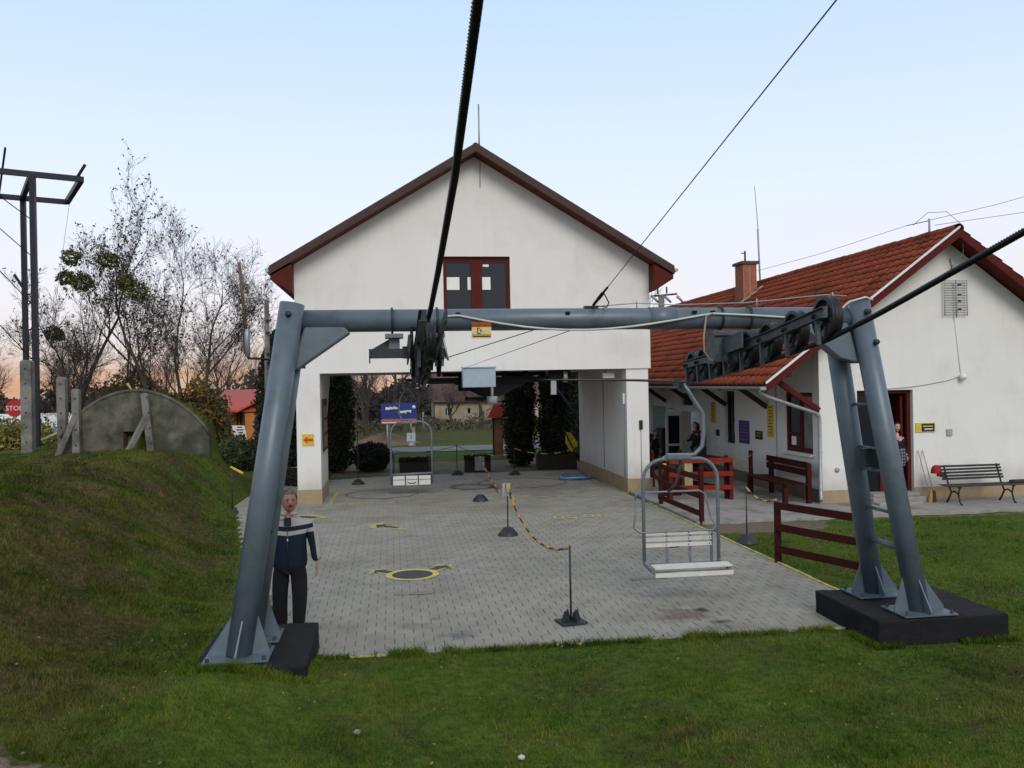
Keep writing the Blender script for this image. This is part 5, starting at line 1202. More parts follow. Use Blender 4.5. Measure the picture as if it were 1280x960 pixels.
for xx in (-7.1, -6.95): MB().bx(xx, xx + .05, 41.9, 41.97, .5, 2.0).build('batten', DARKWOOD, ht)
MB().bx(-6.63, -6.58, 40.93, 40.99, .4, 2.1).build('corner_post', DARKWOOD, ht); MB().bx(-6.15, -5.6, 40.93, 40.98, 1.05, 1.75).build('poster', BLUEP, ht)
sb = thing('sandwich_board', 'white advertising board with black print leaning by the orange hut', 'sign', (-6.7, 40, .7))
MB().prism([(-7.0, 1.45), (-6.45, 1.42), (-6.33, .75), (-6.8, .72)], (40.0, 40.05), 'y').build('panel', WHITE, sb)
for k in range(5): MB().box((-6.65 + .02 * k, 39.99, 1.36 - k * .12), (.32 if k % 2 else .2, .008, .045)).build('print', BLACK, sb)
MB().lathe((-7.05, 40, .98), [(.001, -.12), (.13, -.1), (.15, .05), (.001, .12)], 10).build('bag', DARKCLOTH, sb)

# utility frames and poles
up_ = thing('transformer_frame', 'dark steel twin column power line frame at the left edge', 'utility pole', (-11.4, 30, 0))
A_ = R(25); U = Vector((math.cos(A_), math.sin(A_), 0)); Vv = Vector((-math.sin(A_), math.cos(A_), 0)) ; B0 = Vector((-11.27, 30, 0))
Vv = Vector((-1.74, 3.75, 0)).normalized() * 1.03
DK = mat('frame_steel', (.012, .015, .022), .5, .2, var=.15)
MB().beam(B0, B0 + Vector((0, 0, 10.0)), .16, .18, (0, 1, 0)).build('column', DK, up_); MB().beam(B0 + Vv * 4.0, B0 + Vv * 4.0 + Vector((0, 0, 10.0)), .16, .16, (0, 1, 0)).build('column', DK, up_)
for q in (0, 4.0): MB().beam(B0 + Vv * q - U * 3.2 + Vector((0, 0, 10.05)), B0 + Vv * q + U * 1.42 + Vector((0, 0, 10.05)), .12, .18).build('crossarm', DK, up_)
for e_ in (1.42, -.02): MB().beam(B0 + U * e_ + Vector((0, 0, 10.05)), B0 + U * e_ + Vv * 4 + Vector((0, 0, 10.05)), .16, .18).build('side_arm', DK, up_)
for e_ in (-.75, -1.05, -1.35): MB().beam(B0 + U * e_ + Vv * -.2 + Vector((0, 0, 10.75)), B0 + U * e_ + Vv * 4.2 + Vector((0, 0, 10.05)), .06, .06).build('insulator_rod', DK, up_)
MB().beam(B0 + U * 1.3 + Vector((0, 0, 10.1)), B0 + U * 1.52 + Vv * -.2 + Vector((0, 0, 10.5)), .07, .07).build('insulator_rod', DK, up_)
for z0_ in (6.9,):
    MB().beam(B0 + Vv * 3.9 + Vector((-.35, 0, z0_ + .4)), B0 + Vv * 3.9 + Vector((.1, 0, z0_ - .35)), .08, .08).build('bracket', DK, up_)
for z1_, dx_ in ((8.6, 6), (7.0, 5), (5.2, 5), (9.8, 7)):
    MB().tube([B0 + Vector((-.1, .3, z1_ - 1.2)), B0 + Vector((-dx_, 1, z1_ + 4.2))], .015, 4).build('line_wire', DK, up_)
MB().tube([B0 + U * 1.5 + Vv * 4 + Vector((0, 0, 10)), B0 + U * 1.2 + Vv * 4 + Vector((-.5, 0, 4.5))], .008, 4).build('drop_wire', GREYP, up_)
lp = thing('street_lamp', 'grey concrete lamp pole with arm left of the station', 'street lamp', (-4.05, 30, 0))
MB().tube([(-4.08, 30, 0), (-4.05, 30, 6.0)], [.14, .07], 8).build('pole', CONC_OLD, lp); MB().tube([(-4.05, 30, 5.9), (-4.15, 29.9, 6.02), (-4.45, 29.7, 6.05)], .025, 6).build('arm', GREYP, lp); MB().box((-4.55, 29.65, 6.05), (.26, .14, .08)).build('lamp_head', GALV, lp)
for zz in (5.3, 4.9, 4.2, 3.9): MB().box((-4.0, 29.88, zz), (.14, .06, .06)).build('clamp', DARKWOOD, lp)
mp_ = thing('aerial_mast', 'slanted brown mast with grey canister on a bent tube left of the station', 'mast', (-4.5, 28, 3))
MB().tube([(-4.58, 28, 6.95), (-4.42, 28, 4.9)], .05, 6).build('mast', mat('rusty_mast', (.13, .085, .05), .8), mp_); MB().lathe((-4.37, 27.95, 4.45), [(.001, -.42), (.08, -.40), (.085, .35), (.03, .45)], 12).build('canister', GALV, mp_)
MB().tube([(-4.48, 28, 4.9), (-4.45, 28, 4.15), (-4.35, 28, 4.0), (-4.05, 28.8, 4.0), (-3.98, 30, 4.0)], .035, 6).build('bent_tube', DARKWOOD, mp_)
ip_ = thing('power_pole', 'concrete power pole with insulator arms between station and red roof', 'utility pole', (18.95, 60, 0))
MB().tube([(18.95, 60, 0), (18.95, 60, 9.1)], .22, 8).build('pole', CONC_OLD, ip_); MB().beam((18.2, 60, 9.0), (20.1, 60, 9.15), .12, .12).build('crossarm', DK, ip_)
for xx, zz in ((18.7, 9.15), (19.35, 9.2)): MB().tube([(xx, 60, zz), (xx, 60, zz + .45)], .06, 5).build('insulator', DK, ip_)
for xx in (18.3, 19.2, 20.1): MB().tube([(xx, 60, 9.0), (xx + .45, 60, 8.55)], [.11, .07], 6).build('insulator', GALV, ip_)
# overhead service wires at the upper right
for i, (a, c, lab) in enumerate((((13.3, 21.2, 6.98), (17.2, 19.5, 7.9), 'upper service wire leaving the ridge mast to the right'), ((13.42, 30.9, 7.05), (13.30, 21.2, 6.98), 'service wire along the ridge between the two roof masts'), ((13.56, 20.4, 6.85), (17.2, 19.0, 7.35), 'lower service wire leaving the gable peak to the right'))):
    o = MB().tube([a, tuple((Vector(a) + Vector(c)) / 2 - Vector((0, 0, .06))), c], .007, 4).build('service_wire', GREYP); tag(o, lab, 'wire')
o = MB().tube([(13.35, 21.0, 6.95), (13.5, 20.6, 7.2), (13.75, 20.2, 7.15), (13.85, 19.7, 6.7), (13.75, 19.6, 6.0), (13.66, 19.95, 5.7)], .008, 4).build('service_wire', GREYP); tag(o, 'looped lead-in cable over the gable peak', 'wire')

# ---------------------------------------------------------------- far houses
fh = thing('farmhouse', 'cream farmhouse with steep brown roof far behind the passage', 'building', (11, 85, -1))
fx0, fx1 = 4.1, 21.0
wall([(5.05, 5.75, .05, .75), (7.2, 7.6, .2, .7), (12, 13, .2, 1.1)], fx0, fx1, -1.5, lambda u: 1.5, [], lambda u, t, z: (u, 85 + t, z), 'wall', mat('cream_render', (.42, .34, .24), .9, var=.12, scale=.8, col2=(.30, .22, .15), c2amt=.5, c2scale=.5), fh, .4)
for (a, c, z0, z1) in ((5.05, 5.75, .05, .75), (7.2, 7.6, .2, .7), (12, 13, .2, 1.1)):
    f_ = MB().bx(a, c, 85.2, 85.25, z0, z1).build('window', GLASS, fh)
    mb_ = MB().bx(a - .05, a + .05, 85.1, 85.2, z0, z1).bx(c - .05, c + .05, 85.1, 85.2, z0, z1)
    if c - a > .6: mb_.bx(a + .22, a + .27, 85.1, 85.2, z0, z1).bx(c - .27, c - .22, 85.1, 85.2, z0, z1)
    mb_.build('frame', WHITE, f_)
MB().prism([(fx0, 84.6), (fx1, 84.6), (fx1, 84.6)], (0, .01), 'z')
rf_ = MB().add([(fx0 - .25, 84.5, 1.35), (fx1, 84.5, 1.35), (fx1, 89.5, 6.9), (fx0 + .1, 89.5, 6.9), (fx0 - .25, 94.5, 1.35), (fx1, 94.5, 1.35)], [(0, 1, 2, 3), (0, 3, 4), (3, 2, 5, 4), (1, 5, 2), (0, 4, 5, 1)]).build('roof', mat('brown_roof', (.085, .05, .040), .9, var=.2, scale=1.2, col2=(.07, .055, .05), c2amt=.5, c2scale=.7), fh)
MB().bx(fx0, fx1, 88, 92.4, -1.5, 1.34).build('wall', MATS['cream_render'], fh)
nb2 = thing('pale_house', 'pale roofed house glimpsed beyond the right passage wall', 'building', (15.5, 60, 0))
MB().bx(13.3, 18, 60, 66, -.3, 3.3).build('wall', mat('old_render', (.30, .2, .15), .9), nb2); MB().prism([(12.8, 3.1), (18.5, 3.1), (15.6, 5.0)], (59.5, 66.5), 'y').build('roof', mat('grey_roof', (.28, .27, .27), .8), nb2)

# ---------------------------------------------------------------- bare trees
def tree(name, label, x, y, h, seed, lean=(0, 0), spread=.55, levels=5, first=.25, leafy=0, m_t=TWIG, group='bare trees behind the bank', z0=None, thick=.16, nch=3, cat='tree', leaf_m=None, zup=.25, fork=1, leaf_size=.08):
    rng = random.Random(seed); z0 = float(gz(x, y)) - .1 if z0 is None else z0
    o = thing(name, label, cat, (x, y, z0), group)
    tk, cr_ = MB(), MB(); tips = []
    def grow(p, d, L_, r, lv):
        n_ = 5 if lv < 2 else (4 if lv < 4 else 3); pts = [p]; rs = [r]; q = p; dd = d
        for i in range(n_):
            dd = (dd + Vector((rng.gauss(0, 1), rng.gauss(0, 1), rng.gauss(0, .6) + zup * .35)) * (.10 + .05 * lv)).normalized()
            q = q + dd * (L_ / n_); pts.append(q); rs.append(max(.006, r * (1 - .55 * (i + 1) / n_)))
        (tk if lv < 2 else cr_).tube(pts, rs, 7 if lv < 1 else (5 if lv < 2 else 3), cap=False)
        if lv >= levels: tips.append((q, dd)); return
        if lv >= levels - 2: tips.append((pts[len(pts) // 2], dd))
        k = nch + (1 if lv < 2 else 0) + (rng.random() < .5)
        for j in range(k):
            f_ = (first if lv == 0 else .3) + (1 - (first if lv == 0 else .3)) * (j + rng.random() * .7) / k
            ii = min(n_ - 1, int(f_ * n_)); tt = f_ * n_ - ii; pp = pts[ii].lerp(pts[ii + 1], min(1, tt))
            a = rng.uniform(0, 2 * math.pi); sd_ = dd.orthogonal().normalized(); sd_.rotate(Matrix.Rotation(a, 3, dd))
            nd = (dd * (1 - spread * .6) + sd_ * spread * rng.uniform(.6, 1.2) + Vector((0, 0, zup))).normalized()
            grow(pp, nd, L_ * rng.uniform(.48, .72) * (1.05 - .35 * f_ if lv == 0 else 1), max(.008, rs[ii] * rng.uniform(.45, .62)), lv + 1)
        grow(pts[-1], (dd + Vector((0, 0, zup))).normalized(), L_ * .6, rs[-1] * .9, lv + 1)
    grow(Vector((x, y, z0)), Vector((lean[0], lean[1], 1)).normalized(), h * .58, thick, 0)
    zt = sorted(t_[0][2] for t_ in tips)[-3]; kf = h / max(.1, zt - z0); b0 = Vector((x, y, z0))
    for mm_ in (tk, cr_): mm_.v = [tuple(b0 + (Vector(v) - b0) * kf) for v in mm_.v]
    tips = [(b0 + (p_ - b0) * kf, d_) for p_, d_ in tips]
    tk.build('trunk', BARK, o); cr_.build('crown', m_t, o)
    if leafy:
        rg = np.random.default_rng(seed); T = np.array([t_[0][:] for t_ in tips]); sel = T[rg.integers(0, len(T), leafy)] + rg.normal(size=(leafy, 3)) * .05
        lv_ = np.array(sel); foliage('leaves', leafy, lambda r2, n2: lv_, leaf_size, leaf_m or LEAF_OLIVE, o, seed)
    return o, tips
T_ = [
 ('tall slender tree with sparse leaves rising highest left of the station', -14.3, 42.5, 13.7, 3, (.03, 0), .22, 5, .25, 1700, .15, 2),
 ('broad bare tree with rounded crown behind the bunker', -10.3, 42, 11.9, 5, (.0, 0), .36, 5, .2, 1500, .18, 2),
 ('upright bare tree between the tallest one and the lamp pole', -9.7, 43.5, 12.4, 27, (.02, 0), .38, 5, .2, 1300, .15, 3),
 ('bare tree with arching limbs nearest the lamp pole', -8.6, 41, 10.3, 9, (.06, 0), .60, 5, .25, 700, .16, 3),
 ('leaning bare tree carrying mistletoe at its left limbs', -12.9, 40, 8.0, 12, (-.10, 0), .58, 5, .3, 400, .15, 3),
 ('thin bare tree between mistletoe tree and the bunker', -12.6, 44, 10.6, 14, (.04, 0), .32, 5, .2, 800, .12, 2),
 ('low bare tree behind the concrete posts', -15.2, 44, 5.4, 16, (0, 0), .6, 5, .2, 200, .10, 3)]
for (lab, x, y, h, sd_, ln, spd, lv, fs, lf_, tk_, nc_) in T_:
    tree('bare_tree', lab, x, y, h, sd_, ln, spd, lv, fs, lf_, thick=tk_, nch=nc_)
for i, (x, y, z, r) in enumerate(((-13.5, 40, 8.8, .42), (-12.0, 40, 8.7, .45), (-13.75, 40, 7.95, .38), (-13.1, 40, 7.75, .5), (-11.3, 40, 7.75, .42), (-10.9, 40.2, 7.4, .5), (-14.6, 41, 5.6, .4))):
    lab = ['upper left mistletoe ball', 'mistletoe ball left of the slender trunk', 'small mistletoe ball at the left limb end', 'wide mistletoe ball below the upper left one', 'mistletoe ball just right of the slender trunk', 'lower mistletoe clump in the middle of the crowns', 'low mistletoe clump left of the trees'][i]
    shrub('mistletoe', lab + ' in the bare trees', (x, y, z), r, r * .85, MISTLE, 380, .10, 30 + i, cat='mistletoe', group='mistletoe balls in the bare trees', stems=False)
protos = []
for i, (lab, x, y, h, sd_) in enumerate((('far bare tree with pale trunk', -1.7, 58, 9.0, 41), ('far bare tree forked near the ground', -3.6, 62, 10, 43), ('far bare tree with wide crown', .3, 66, 10, 47))):
    o, _ = tree('bare_tree', lab + ' seen through the passage', x, y, h, sd_, spread=.6, levels=4, nch=4, m_t=TWIG_FAR, thick=.22, group='bare trees beyond the road', z0=float(gz(x, y)) - .1); protos.append(o)
spots = [(-7.0, 60, 'behind the orange hut'), (-9.6, 66, 'behind the bunker right side'), (-12.5, 70, 'far behind the bunker'), (-17, 66, 'far behind the concrete posts'), (-21, 62, 'beyond the stop sign'), (-24, 72, 'beyond the power line frame'),
         (-28, 66, 'beyond the left edge fence'), (-5.2, 52, 'just right of the hut'), (-19, 78, 'in the far row at the left'), (-14.8, 80, 'in the far row behind the slender tree'), (-5.0, 78, 'in the far row by the lamp pole'),
         (2.5, 80, 'left of the farmhouse'), (-2.7, 84, 'in the far row in the passage'), (5.4, 79, 'in front of the farmhouse'), (8.0, 80, 'in front of the farmhouse windows'), (21.8, 75, 'behind the power pole'), (14.5, 62, 'beside the pale roofed house'), (11.4, 58, 'left of the pale roofed house')]
for i, (x, y, where) in enumerate(spots):
    k = random.uniform(.85, 1.15)
    c = copy_tree(protos[i % 3], (x, y, float(gz(x, y)) - .1), random.uniform(0, 6.28), label='far bare tree ' + where, group='bare trees beyond the road')
    c.scale = (k, k, k * (1.0 if i != 15 else 1.25) if x < 2 or x > 10 else k * .55)
shrub('autumn_bush', 'large bush with orange and green autumn leaves beside the bunker', (-7.75, 36.5, 1.75), 1.35, 1.6, AUTUMN, 6500, .10, 51)
shrub('autumn_bush', 'low orange leaved bush behind the slender tree trunk', (-12.2, 44, 2.5), 1.6, 1.5, AUTUMN, 3500, .10, 52)
shrub('yellow_bush', 'yellow leaved bush at the far left behind the first concrete post', (-13.4, 34, 1.2), 1.2, .75, YLEAF, 2600, .10, 53)
shrub('yellow_bush', 'green and yellow bush in front of the white hoarding', (-15.0, 38, 1.1), 1.8, .95, YLEAF, 3000, .12, 54)
shrub('dark_bush', 'dark evergreen bush at the far left under the stop sign', (-18.8, 43, 1.0), 1.4, 1.1, GREENLEAF, 2400, .12, 55)
shrub('bank_bush', 'dark scrub on the bank between bunker and hut', (-5.6, 34, .6), 1.0, .7, GREENLEAF, 2400, .10, 56)
shrub('low_hedge', 'dark low hedge at the foot of the left pier', (-2.9, 28.6, .2), .9, .35, SHRUBM, 1800, .07, 57)
shrub('spruce_bush', 'bluish spruce beyond the right passage wall', (8.2, 38, 1.8), 1.1, 2.3, mat('spruce', (.028, .045, .036), .85, var=.4, scale=3), 6000, .10, 58)
for i, (x, y, hh) in enumerate(((5.3, 66, 1.5), (7.0, 66.5, 1.6), (8.6, 66, 1.4), (2.2, 64, 1.4), (-.2, 63, 1.3))):
    fo = thing('field_post', ['field post in front of the farmhouse left window', 'field post right of the farmhouse windows', 'field post partly behind the shrine post', 'field post right of the billboard', 'field post behind the blue billboard'][i], 'post', (x, y, -.3), 'pale field posts beyond the road')
    MB().tube([(x, y, float(gz(x, y)) - .1), (x + .03, y, float(gz(x, y)) + hh)], .07, 6).build('post', FLDPOST, fo)
bo = MB().tube([(6.3, 50, -.1), (6.3, 50, .62)], .09, 8).build('bollard', BLACK); tag(bo, 'short black bollard on the grass beyond the road', 'bollard')
# field scrub strip in front of the farmhouse
def fs_(rng, n): 
    x = rng.uniform(-14, 30, n); y = rng.uniform(62, 82, n); return np.stack([x, y, gz(x, y) + rng.uniform(0, .75, n) * (1 + .5 * np.sin(x * .9))], -1)
tag(foliage('field_scrub', 9000, fs_, .17, mat('scrub', (.075, .068, .04), .9, var=.4, scale=1.2)), kind='stuff')
# far wood: many low poly crowns with jagged tops
def wood(name, n, xr, yr_, hh, size, m, seed):
    def samp(rng, k):
        x = rng.uniform(*xr, k); y = rng.uniform(*yr_, k); cell = np.sin(x * .35) * 1.2 + np.sin(x * .13 + 2) * 1.6 + np.sin(x * .9) * .6
        z = gz(x, y) + rng.uniform(0, 1, k) ** .8 * (hh + cell); return np.stack([x, y, z], -1)
    tag(foliage(name, n, samp, size, m, None, seed), kind='stuff')
wood('far_wood', 42000, (-150, 90), (150, 200), 5.2, .75, mat('far_wood', (.030, .026, .030), .95, var=.3, scale=.15), 61)
wood('near_thicket', 15000, (-48, -4), (88, 110), 4.2, .42, mat('near_thicket', (.065, .048, .038), .95, var=.35, scale=.4), 62)

# ---------------------------------------------------------------- people
def skin_obj(name, joints, edges, m, parent, sub=2, smooth=True):
    """joints: dict name -> (x,y,z,rx,ry); modifiers: skin + subdivision"""
    keys = list(joints); o0 = ORG[parent.name]
    me = bpy.data.meshes.new(name); me.from_pydata([tuple(Vector(joints[k][:3]) - o0) for k in keys], [(keys.index(a), keys.index(c)) for a, c in edges], [])
    o = link(name, me, parent); me.materials.append(m)
    md = o.modifiers.new('skin', 'SKIN'); md.use_smooth_shade = smooth
    md.branch_smoothing = .4
    sv_ = me.skin_vertices[0].data if me.skin_vertices else None
    if sv_ is None:
        bpy.context.view_layer.objects.active = o
    lay = me.skin_vertices[0]
    for i, k in enumerate(keys): lay.data[i].radius = joints[k][3:5]; lay.data[i].use_root = (i == 0)
    s2 = o.modifiers.new('sub', 'SUBSURF'); s2.levels = sub; s2.render_levels = sub
    return o
def head(parent, c, yaw_, skin_m, hair_m, r=.105, hair='short', moustache=False):
    """ellipsoidal head with brow, nose, mouth, chin, ears; facing -Y rotated by yaw_"""
    Rm = Matrix.Rotation(yaw_, 3, 'Z'); c = Vector(c)
    n1, n2 = 20, 24; vs = []
    for i in range(n1 + 1):
        t_ = math.pi * i / n1; z = math.cos(t_); s_ = math.sin(t_)
        for j in range(n2):
            a = 2 * math.pi * j / n2; x, y = s_ * math.sin(a), -s_ * math.cos(a)
            w_ = .74 * (1 - .16 * max(0, -z - .25)); px_, py_, pz_ = x * w_, y * .92, z * 1.22
            front = max(0, -y)
            if front > .6:
                nose = math.exp(-((x / .13) ** 2)) * math.exp(-((z + .12) / .20) ** 2) * .22; py_ -= nose
                py_ += .05 * math.exp(-((abs(x) - .3) / .12) ** 2) * math.exp(-((z - .10) / .10) ** 2)
                py_ -= .03 * math.exp(-((z - .28) / .08) ** 2); py_ -= .05 * math.exp(-((z + .52) / .08) ** 2) * math.exp(-(x / .25) ** 2); py_ -= .07 * math.exp(-((z + .85) / .12) ** 2)
            if z < -.5 and y > 0: py_ *= .8
            vs.append(c + Rm @ Vector((px_ * r, py_ * r, pz_ * r)))
    mb = MB(); mb.add(vs, [(i * n2 + j, i * n2 + (j + 1) % n2, (i + 1) * n2 + (j + 1) % n2, (i + 1) * n2 + j) for i in range(n1) for j in range(n2)], True)
    for s_ in (-1, 1):
        e_ = [(s_ * (.76 + .05 * math.sin(k)), .08 + .10 * math.cos(k), -.02 + .20 * math.sin(k)) for k in np.linspace(0, 2 * math.pi, 9)[:-1]]
        mb.tube([c + Rm @ (Vector(q) * r) for q in e_], .010, 5, closed=True)
    hd = mb.build('head', skin_m, parent)
    ey = MB()
    for s_ in (-1, 1): ey.lathe(c + Rm @ (Vector((s_ * .28, -.84, .10)) * r), [(.001, -.006), (.008, -.003), (.008, .003), (.001, .006)], 8, 'y')
    ey.build('eyes', HAIRD, hd)
    br_ = MB()
    for s_ in (-1, 1): br_.tube([c + Rm @ (Vector((s_ * q, -.93 + .25 * q * q, .27 - .15 * (q - .3) ** 2)) * r) for q in (.14, .28, .42)], .0045, 5)
    br_.build('eyebrows', hair_m, hd)
    if not moustache: MB().tube([c + Rm @ (Vector((q, -.93 + .4 * q * q, -.50)) * r) for q in (-.22, -.1, 0, .1, .22)], .007, 5).build('mouth', mat('lips', (.30, .10, .08), .5), hd)
    if moustache: MB().tube([c + Rm @ (Vector((q, -1.0 + .5 * q * q, -.40 - .5 * q * q)) * r) for q in (-.27, -.17, -.07, .07, .17, .27)], [.003, .007, .009, .009, .007, .003], 6).build('moustache', HAIRD, hd)
    hv = []; k1, k2 = 10, 24
    for i in range(k1 + 1):
        for j in range(k2):
            a = 2 * math.pi * j / k2; x, y = math.sin(a), -math.cos(a); front = max(0, math.cos(a))
            lim = math.pi * .29 if front > .45 else math.pi * (.60 if hair == 'short' else .75)
            if .15 < front <= .45: lim = math.pi * .40
            t_ = lim * i / k1; s_ = math.sin(t_); k_ = 1.06 + random.uniform(-.015, .02)
            hv.append(c + Rm @ (Vector((x * s_ * .78, y * s_ * .96 + .02, math.cos(t_) * 1.26)) * r * k_))
    MB().add(hv, [(i * k2 + j, i * k2 + (j + 1) % k2, (i + 1) * k2 + (j + 1) % k2, (i + 1) * k2 + j) for i in range(k1) for j in range(k2)], True).build('hair', hair_m, hd)
    if hair == 'long':
        MB().tube([c + Rm @ (Vector((0, .55, .5)) * r), c + Rm @ (Vector((0, .95, -.2)) * r), c + Rm @ (Vector((0, 1.0, -1.2)) * r), c + Rm @ (Vector((0, .8, -2.2)) * r)], [.07, .075, .065, .02], 10).build('long_hair', hair_m, hd)
    return hd
def hand(parent, wrist, d, side, m, curl=.5):
    """palm, four fingers and a thumb, skinned as one surface; d = direction of the forearm"""
    w_ = Vector(wrist); d = Vector(d).normalized(); a = Vector((side, 0, 0)); a = (a - d * a.dot(d)).normalized(); nrm = d.cross(a).normalized()
    # the broad side of the palm faces the thigh
    b_ = nrm
    J = {'p0': (*w_, .022, .028), 'p1': (*(w_ + d * .05), .018, .034)}; E = [('p0', 'p1')]
    ln = (.072, .082, .077, .060)
    inward = -a
    for i in range(4):
        o_ = b_ * ((i - 1.5) * .019); k0 = w_ + d * .085 + o_; k1 = k0 + (d + inward * curl * .4).normalized() * ln[i] * .5; k2 = k1 + (d + inward * curl * 1.2).normalized() * ln[i] * .5
        J['k%d' % i] = (*k0, .010, .010); J['m%d' % i] = (*k1, .0085, .0085); J['t%d' % i] = (*k2, .0065, .0065)
        E += [('p1', 'k%d' % i), ('k%d' % i, 'm%d' % i), ('m%d' % i, 't%d' % i)]
    th0 = w_ + d * .03 - b_ * .032; th1 = th0 + (d * .6 - b_ * .6 + inward * .3).normalized() * .035; th2 = th1 + (d + inward * .2).normalized() * .03
    J['h0'] = (*th0, .012, .012); J['h1'] = (*th1, .010, .010); J['h2'] = (*th2, .008, .008); E += [('p0', 'h0'), ('h0', 'h1'), ('h1', 'h2')]
    return skin_obj('hand', J, E, m, parent, 1)

# the man by the left leg
mx, my = -1.31, 11.35
man = thing('person', 'man in navy and grey jacket with black trousers walking beside the left tower leg', 'person', (mx, my, .02))
def q(x, y, z, rx, ry=None): return (mx + x, my + y, z, rx, ry if ry else rx)
BJ = {'pelvis': q(0, 0, .93, .06, .05), 'chest': q(.0, .0, 1.25, .15, .11), 'neckb': q(.0, 0, 1.44, .07, .07), 'neck': q(0, -.015, 1.52, .055, .055),
      'shl': q(-.18, .0, 1.42, .055), 'ell': q(-.30, .02, 1.14, .042), 'wrl': q(-.29, -.04, .88, .026),
      'shr': q(.18, .0, 1.42, .055), 'elr': q(.31, .03, 1.14, .042), 'wrr': q(.335, -.03, .88, .026),
      'hl': q(-.10, 0, .84, .05), 'kl': q(-.115, -.03, .49, .05), 'al': q(-.12, .03, .10, .042), 'tl': q(-.125, -.14, .045, .038),
      'hr': q(.10, 0, .84, .05), 'kr': q(.105, -.05, .49, .05), 'ar': q(.10, -.05, .10, .042), 'tr': q(.11, -.22, .045, .038)}
BE = [('pelvis', 'chest'), ('chest', 'neckb'), ('neckb', 'neck'), ('chest', 'shl'), ('shl', 'ell'), ('ell', 'wrl'), ('chest', 'shr'), ('shr', 'elr'), ('elr', 'wrr'),
      ('pelvis', 'hl'), ('hl', 'kl'), ('kl', 'al'), ('al', 'tl'), ('pelvis', 'hr'), ('hr', 'kr'), ('kr', 'ar'), ('ar', 'tr')]
skin_obj('body', BJ, BE, SKIN, man)
JJ = {'waist': q(0, 0, .75, .235, .165), 'w2': q(0, 0, .95, .245, .175), 'belly': q(0, -.02, 1.10, .255, .185), 'chest': q(0, 0, 1.30, .245, .165), 'collar': q(0, 0, 1.46, .10, .09),
      'shl': q(-.235, .0, 1.385, .095), 'ell': q(-.315, .02, 1.13, .088), 'wrl': q(-.29, -.035, .90, .064), 'shr': q(.235, .0, 1.385, .095), 'elr': q(.32, .03, 1.13, .086), 'wrr': q(.335, -.03, .89, .062)}
JE = [('waist', 'w2'), ('w2', 'belly'), ('belly', 'chest'), ('chest', 'collar'), ('chest', 'shl'), ('shl', 'ell'), ('ell', 'wrl'), ('chest', 'shr'), ('shr', 'elr'), ('elr', 'wrr')]
# jacket fabric: grey yoke and chest stripe, navy body, grey outer sleeve panels
JM = bpy.data.materials.new('jacket'); JM.use_nodes = True; t = JM.node_tree; L = t.links; b = t.nodes['Principled BSDF']; b.inputs['Roughness'].default_value = .9; b.inputs['Specular IOR Level'].default_value = .15
tcx = t.nodes.new('ShaderNodeTexCoord'); se = t.nodes.new('ShaderNodeSeparateXYZ'); L.new(tcx.outputs['Object'], se.inputs[0])
def mth(op, a, bb=None):
    n_ = t.nodes.new('ShaderNodeMath'); n_.operation = op
    for i_, v_ in enumerate((a, bb)):
        if v_ is None: continue
        if isinstance(v_, (int, float)): n_.inputs[i_].default_value = v_
        else: L.new(v_, n_.inputs[i_])
    return n_.outputs[0]
zz_ = mth('SUBTRACT', se.outputs['Z'], mth('MULTIPLY', mth('ABSOLUTE', se.outputs['X']), .12))
yoke = mth('GREATER_THAN', zz_, 1.33)
stripe = mth('MULTIPLY', mth('GREATER_THAN', zz_, 1.225), mth('LESS_THAN', zz_, 1.275))
slv = mth('GREATER_THAN', mth('ADD', mth('ABSOLUTE', se.outputs['X']), mth('MULTIPLY', se.outputs['Z'], .12)), .46)
slv = mth('MULTIPLY', slv, mth('GREATER_THAN', se.outputs['X'], 0.0))
fac = mth('MINIMUM', mth('ADD', mth('ADD', yoke, stripe), slv), 1.0)
mx_ = t.nodes.new('ShaderNodeMix'); mx_.data_type = 'RGBA'; L.new(fac, mx_.inputs[0]); mx_.inputs[6].default_value = (.010, .018, .032, 1); mx_.inputs[7].default_value = (.33, .31, .30, 1)
L.new(mx_.outputs[2], b.inputs['Base Color'])
nn = t.nodes.new('ShaderNodeTexNoise'); nn.inputs['Scale'].default_value = 9; nn.inputs['Detail'].default_value = 3; L.new(tcx.outputs['Object'], nn.inputs['Vector'])
bmp = t.nodes.new('ShaderNodeBump'); bmp.inputs['Strength'].default_value = .7; bmp.inputs['Distance'].default_value = .03; L.new(nn.outputs['Fac'], bmp.inputs['Height']); L.new(bmp.outputs[0], b.inputs['Normal'])
skin_obj('jacket', JJ, JE, JM, man)
MB().tube([(mx + .085 * math.sin(a), my + .02 - .08 * math.cos(a), 1.50 + .012 * math.cos(a)) for a in np.linspace(.35, 2 * math.pi - .35, 16)], .024, 8).build('collar', JGREY, man)
MB().box((mx, my - .135, 1.42), (.085, .04, .11)).build('shirt', NAVY, man, bevel=.012)
MB().tube([(mx, my - .155, 1.34), (mx, my - .185, 1.12), (mx, my - .16, .84)], .004, 4).build('zip', STEEL_D, man); MB().box((mx, my - .172, 1.20), (.012, .01, .03)).build('zip_pull', WHITE, man)
TJ = {'hips': q(0, 0, .92, .15, .11), 'hl': q(-.105, 0, .78, .118, .118), 'kl': q(-.125, -.03, .46, .104), 'al': q(-.12, .02, .07, .086), 'hr': q(.11, 0, .78, .118, .118), 'kr': q(.125, -.06, .48, .104), 'ar': q(.10, -.05, .07, .078)}
skin_obj('trousers', TJ, [('hips', 'hl'), ('hl', 'kl'), ('kl', 'al'), ('hips', 'hr'), ('hr', 'kr'), ('kr', 'ar')], TROUSER, man)
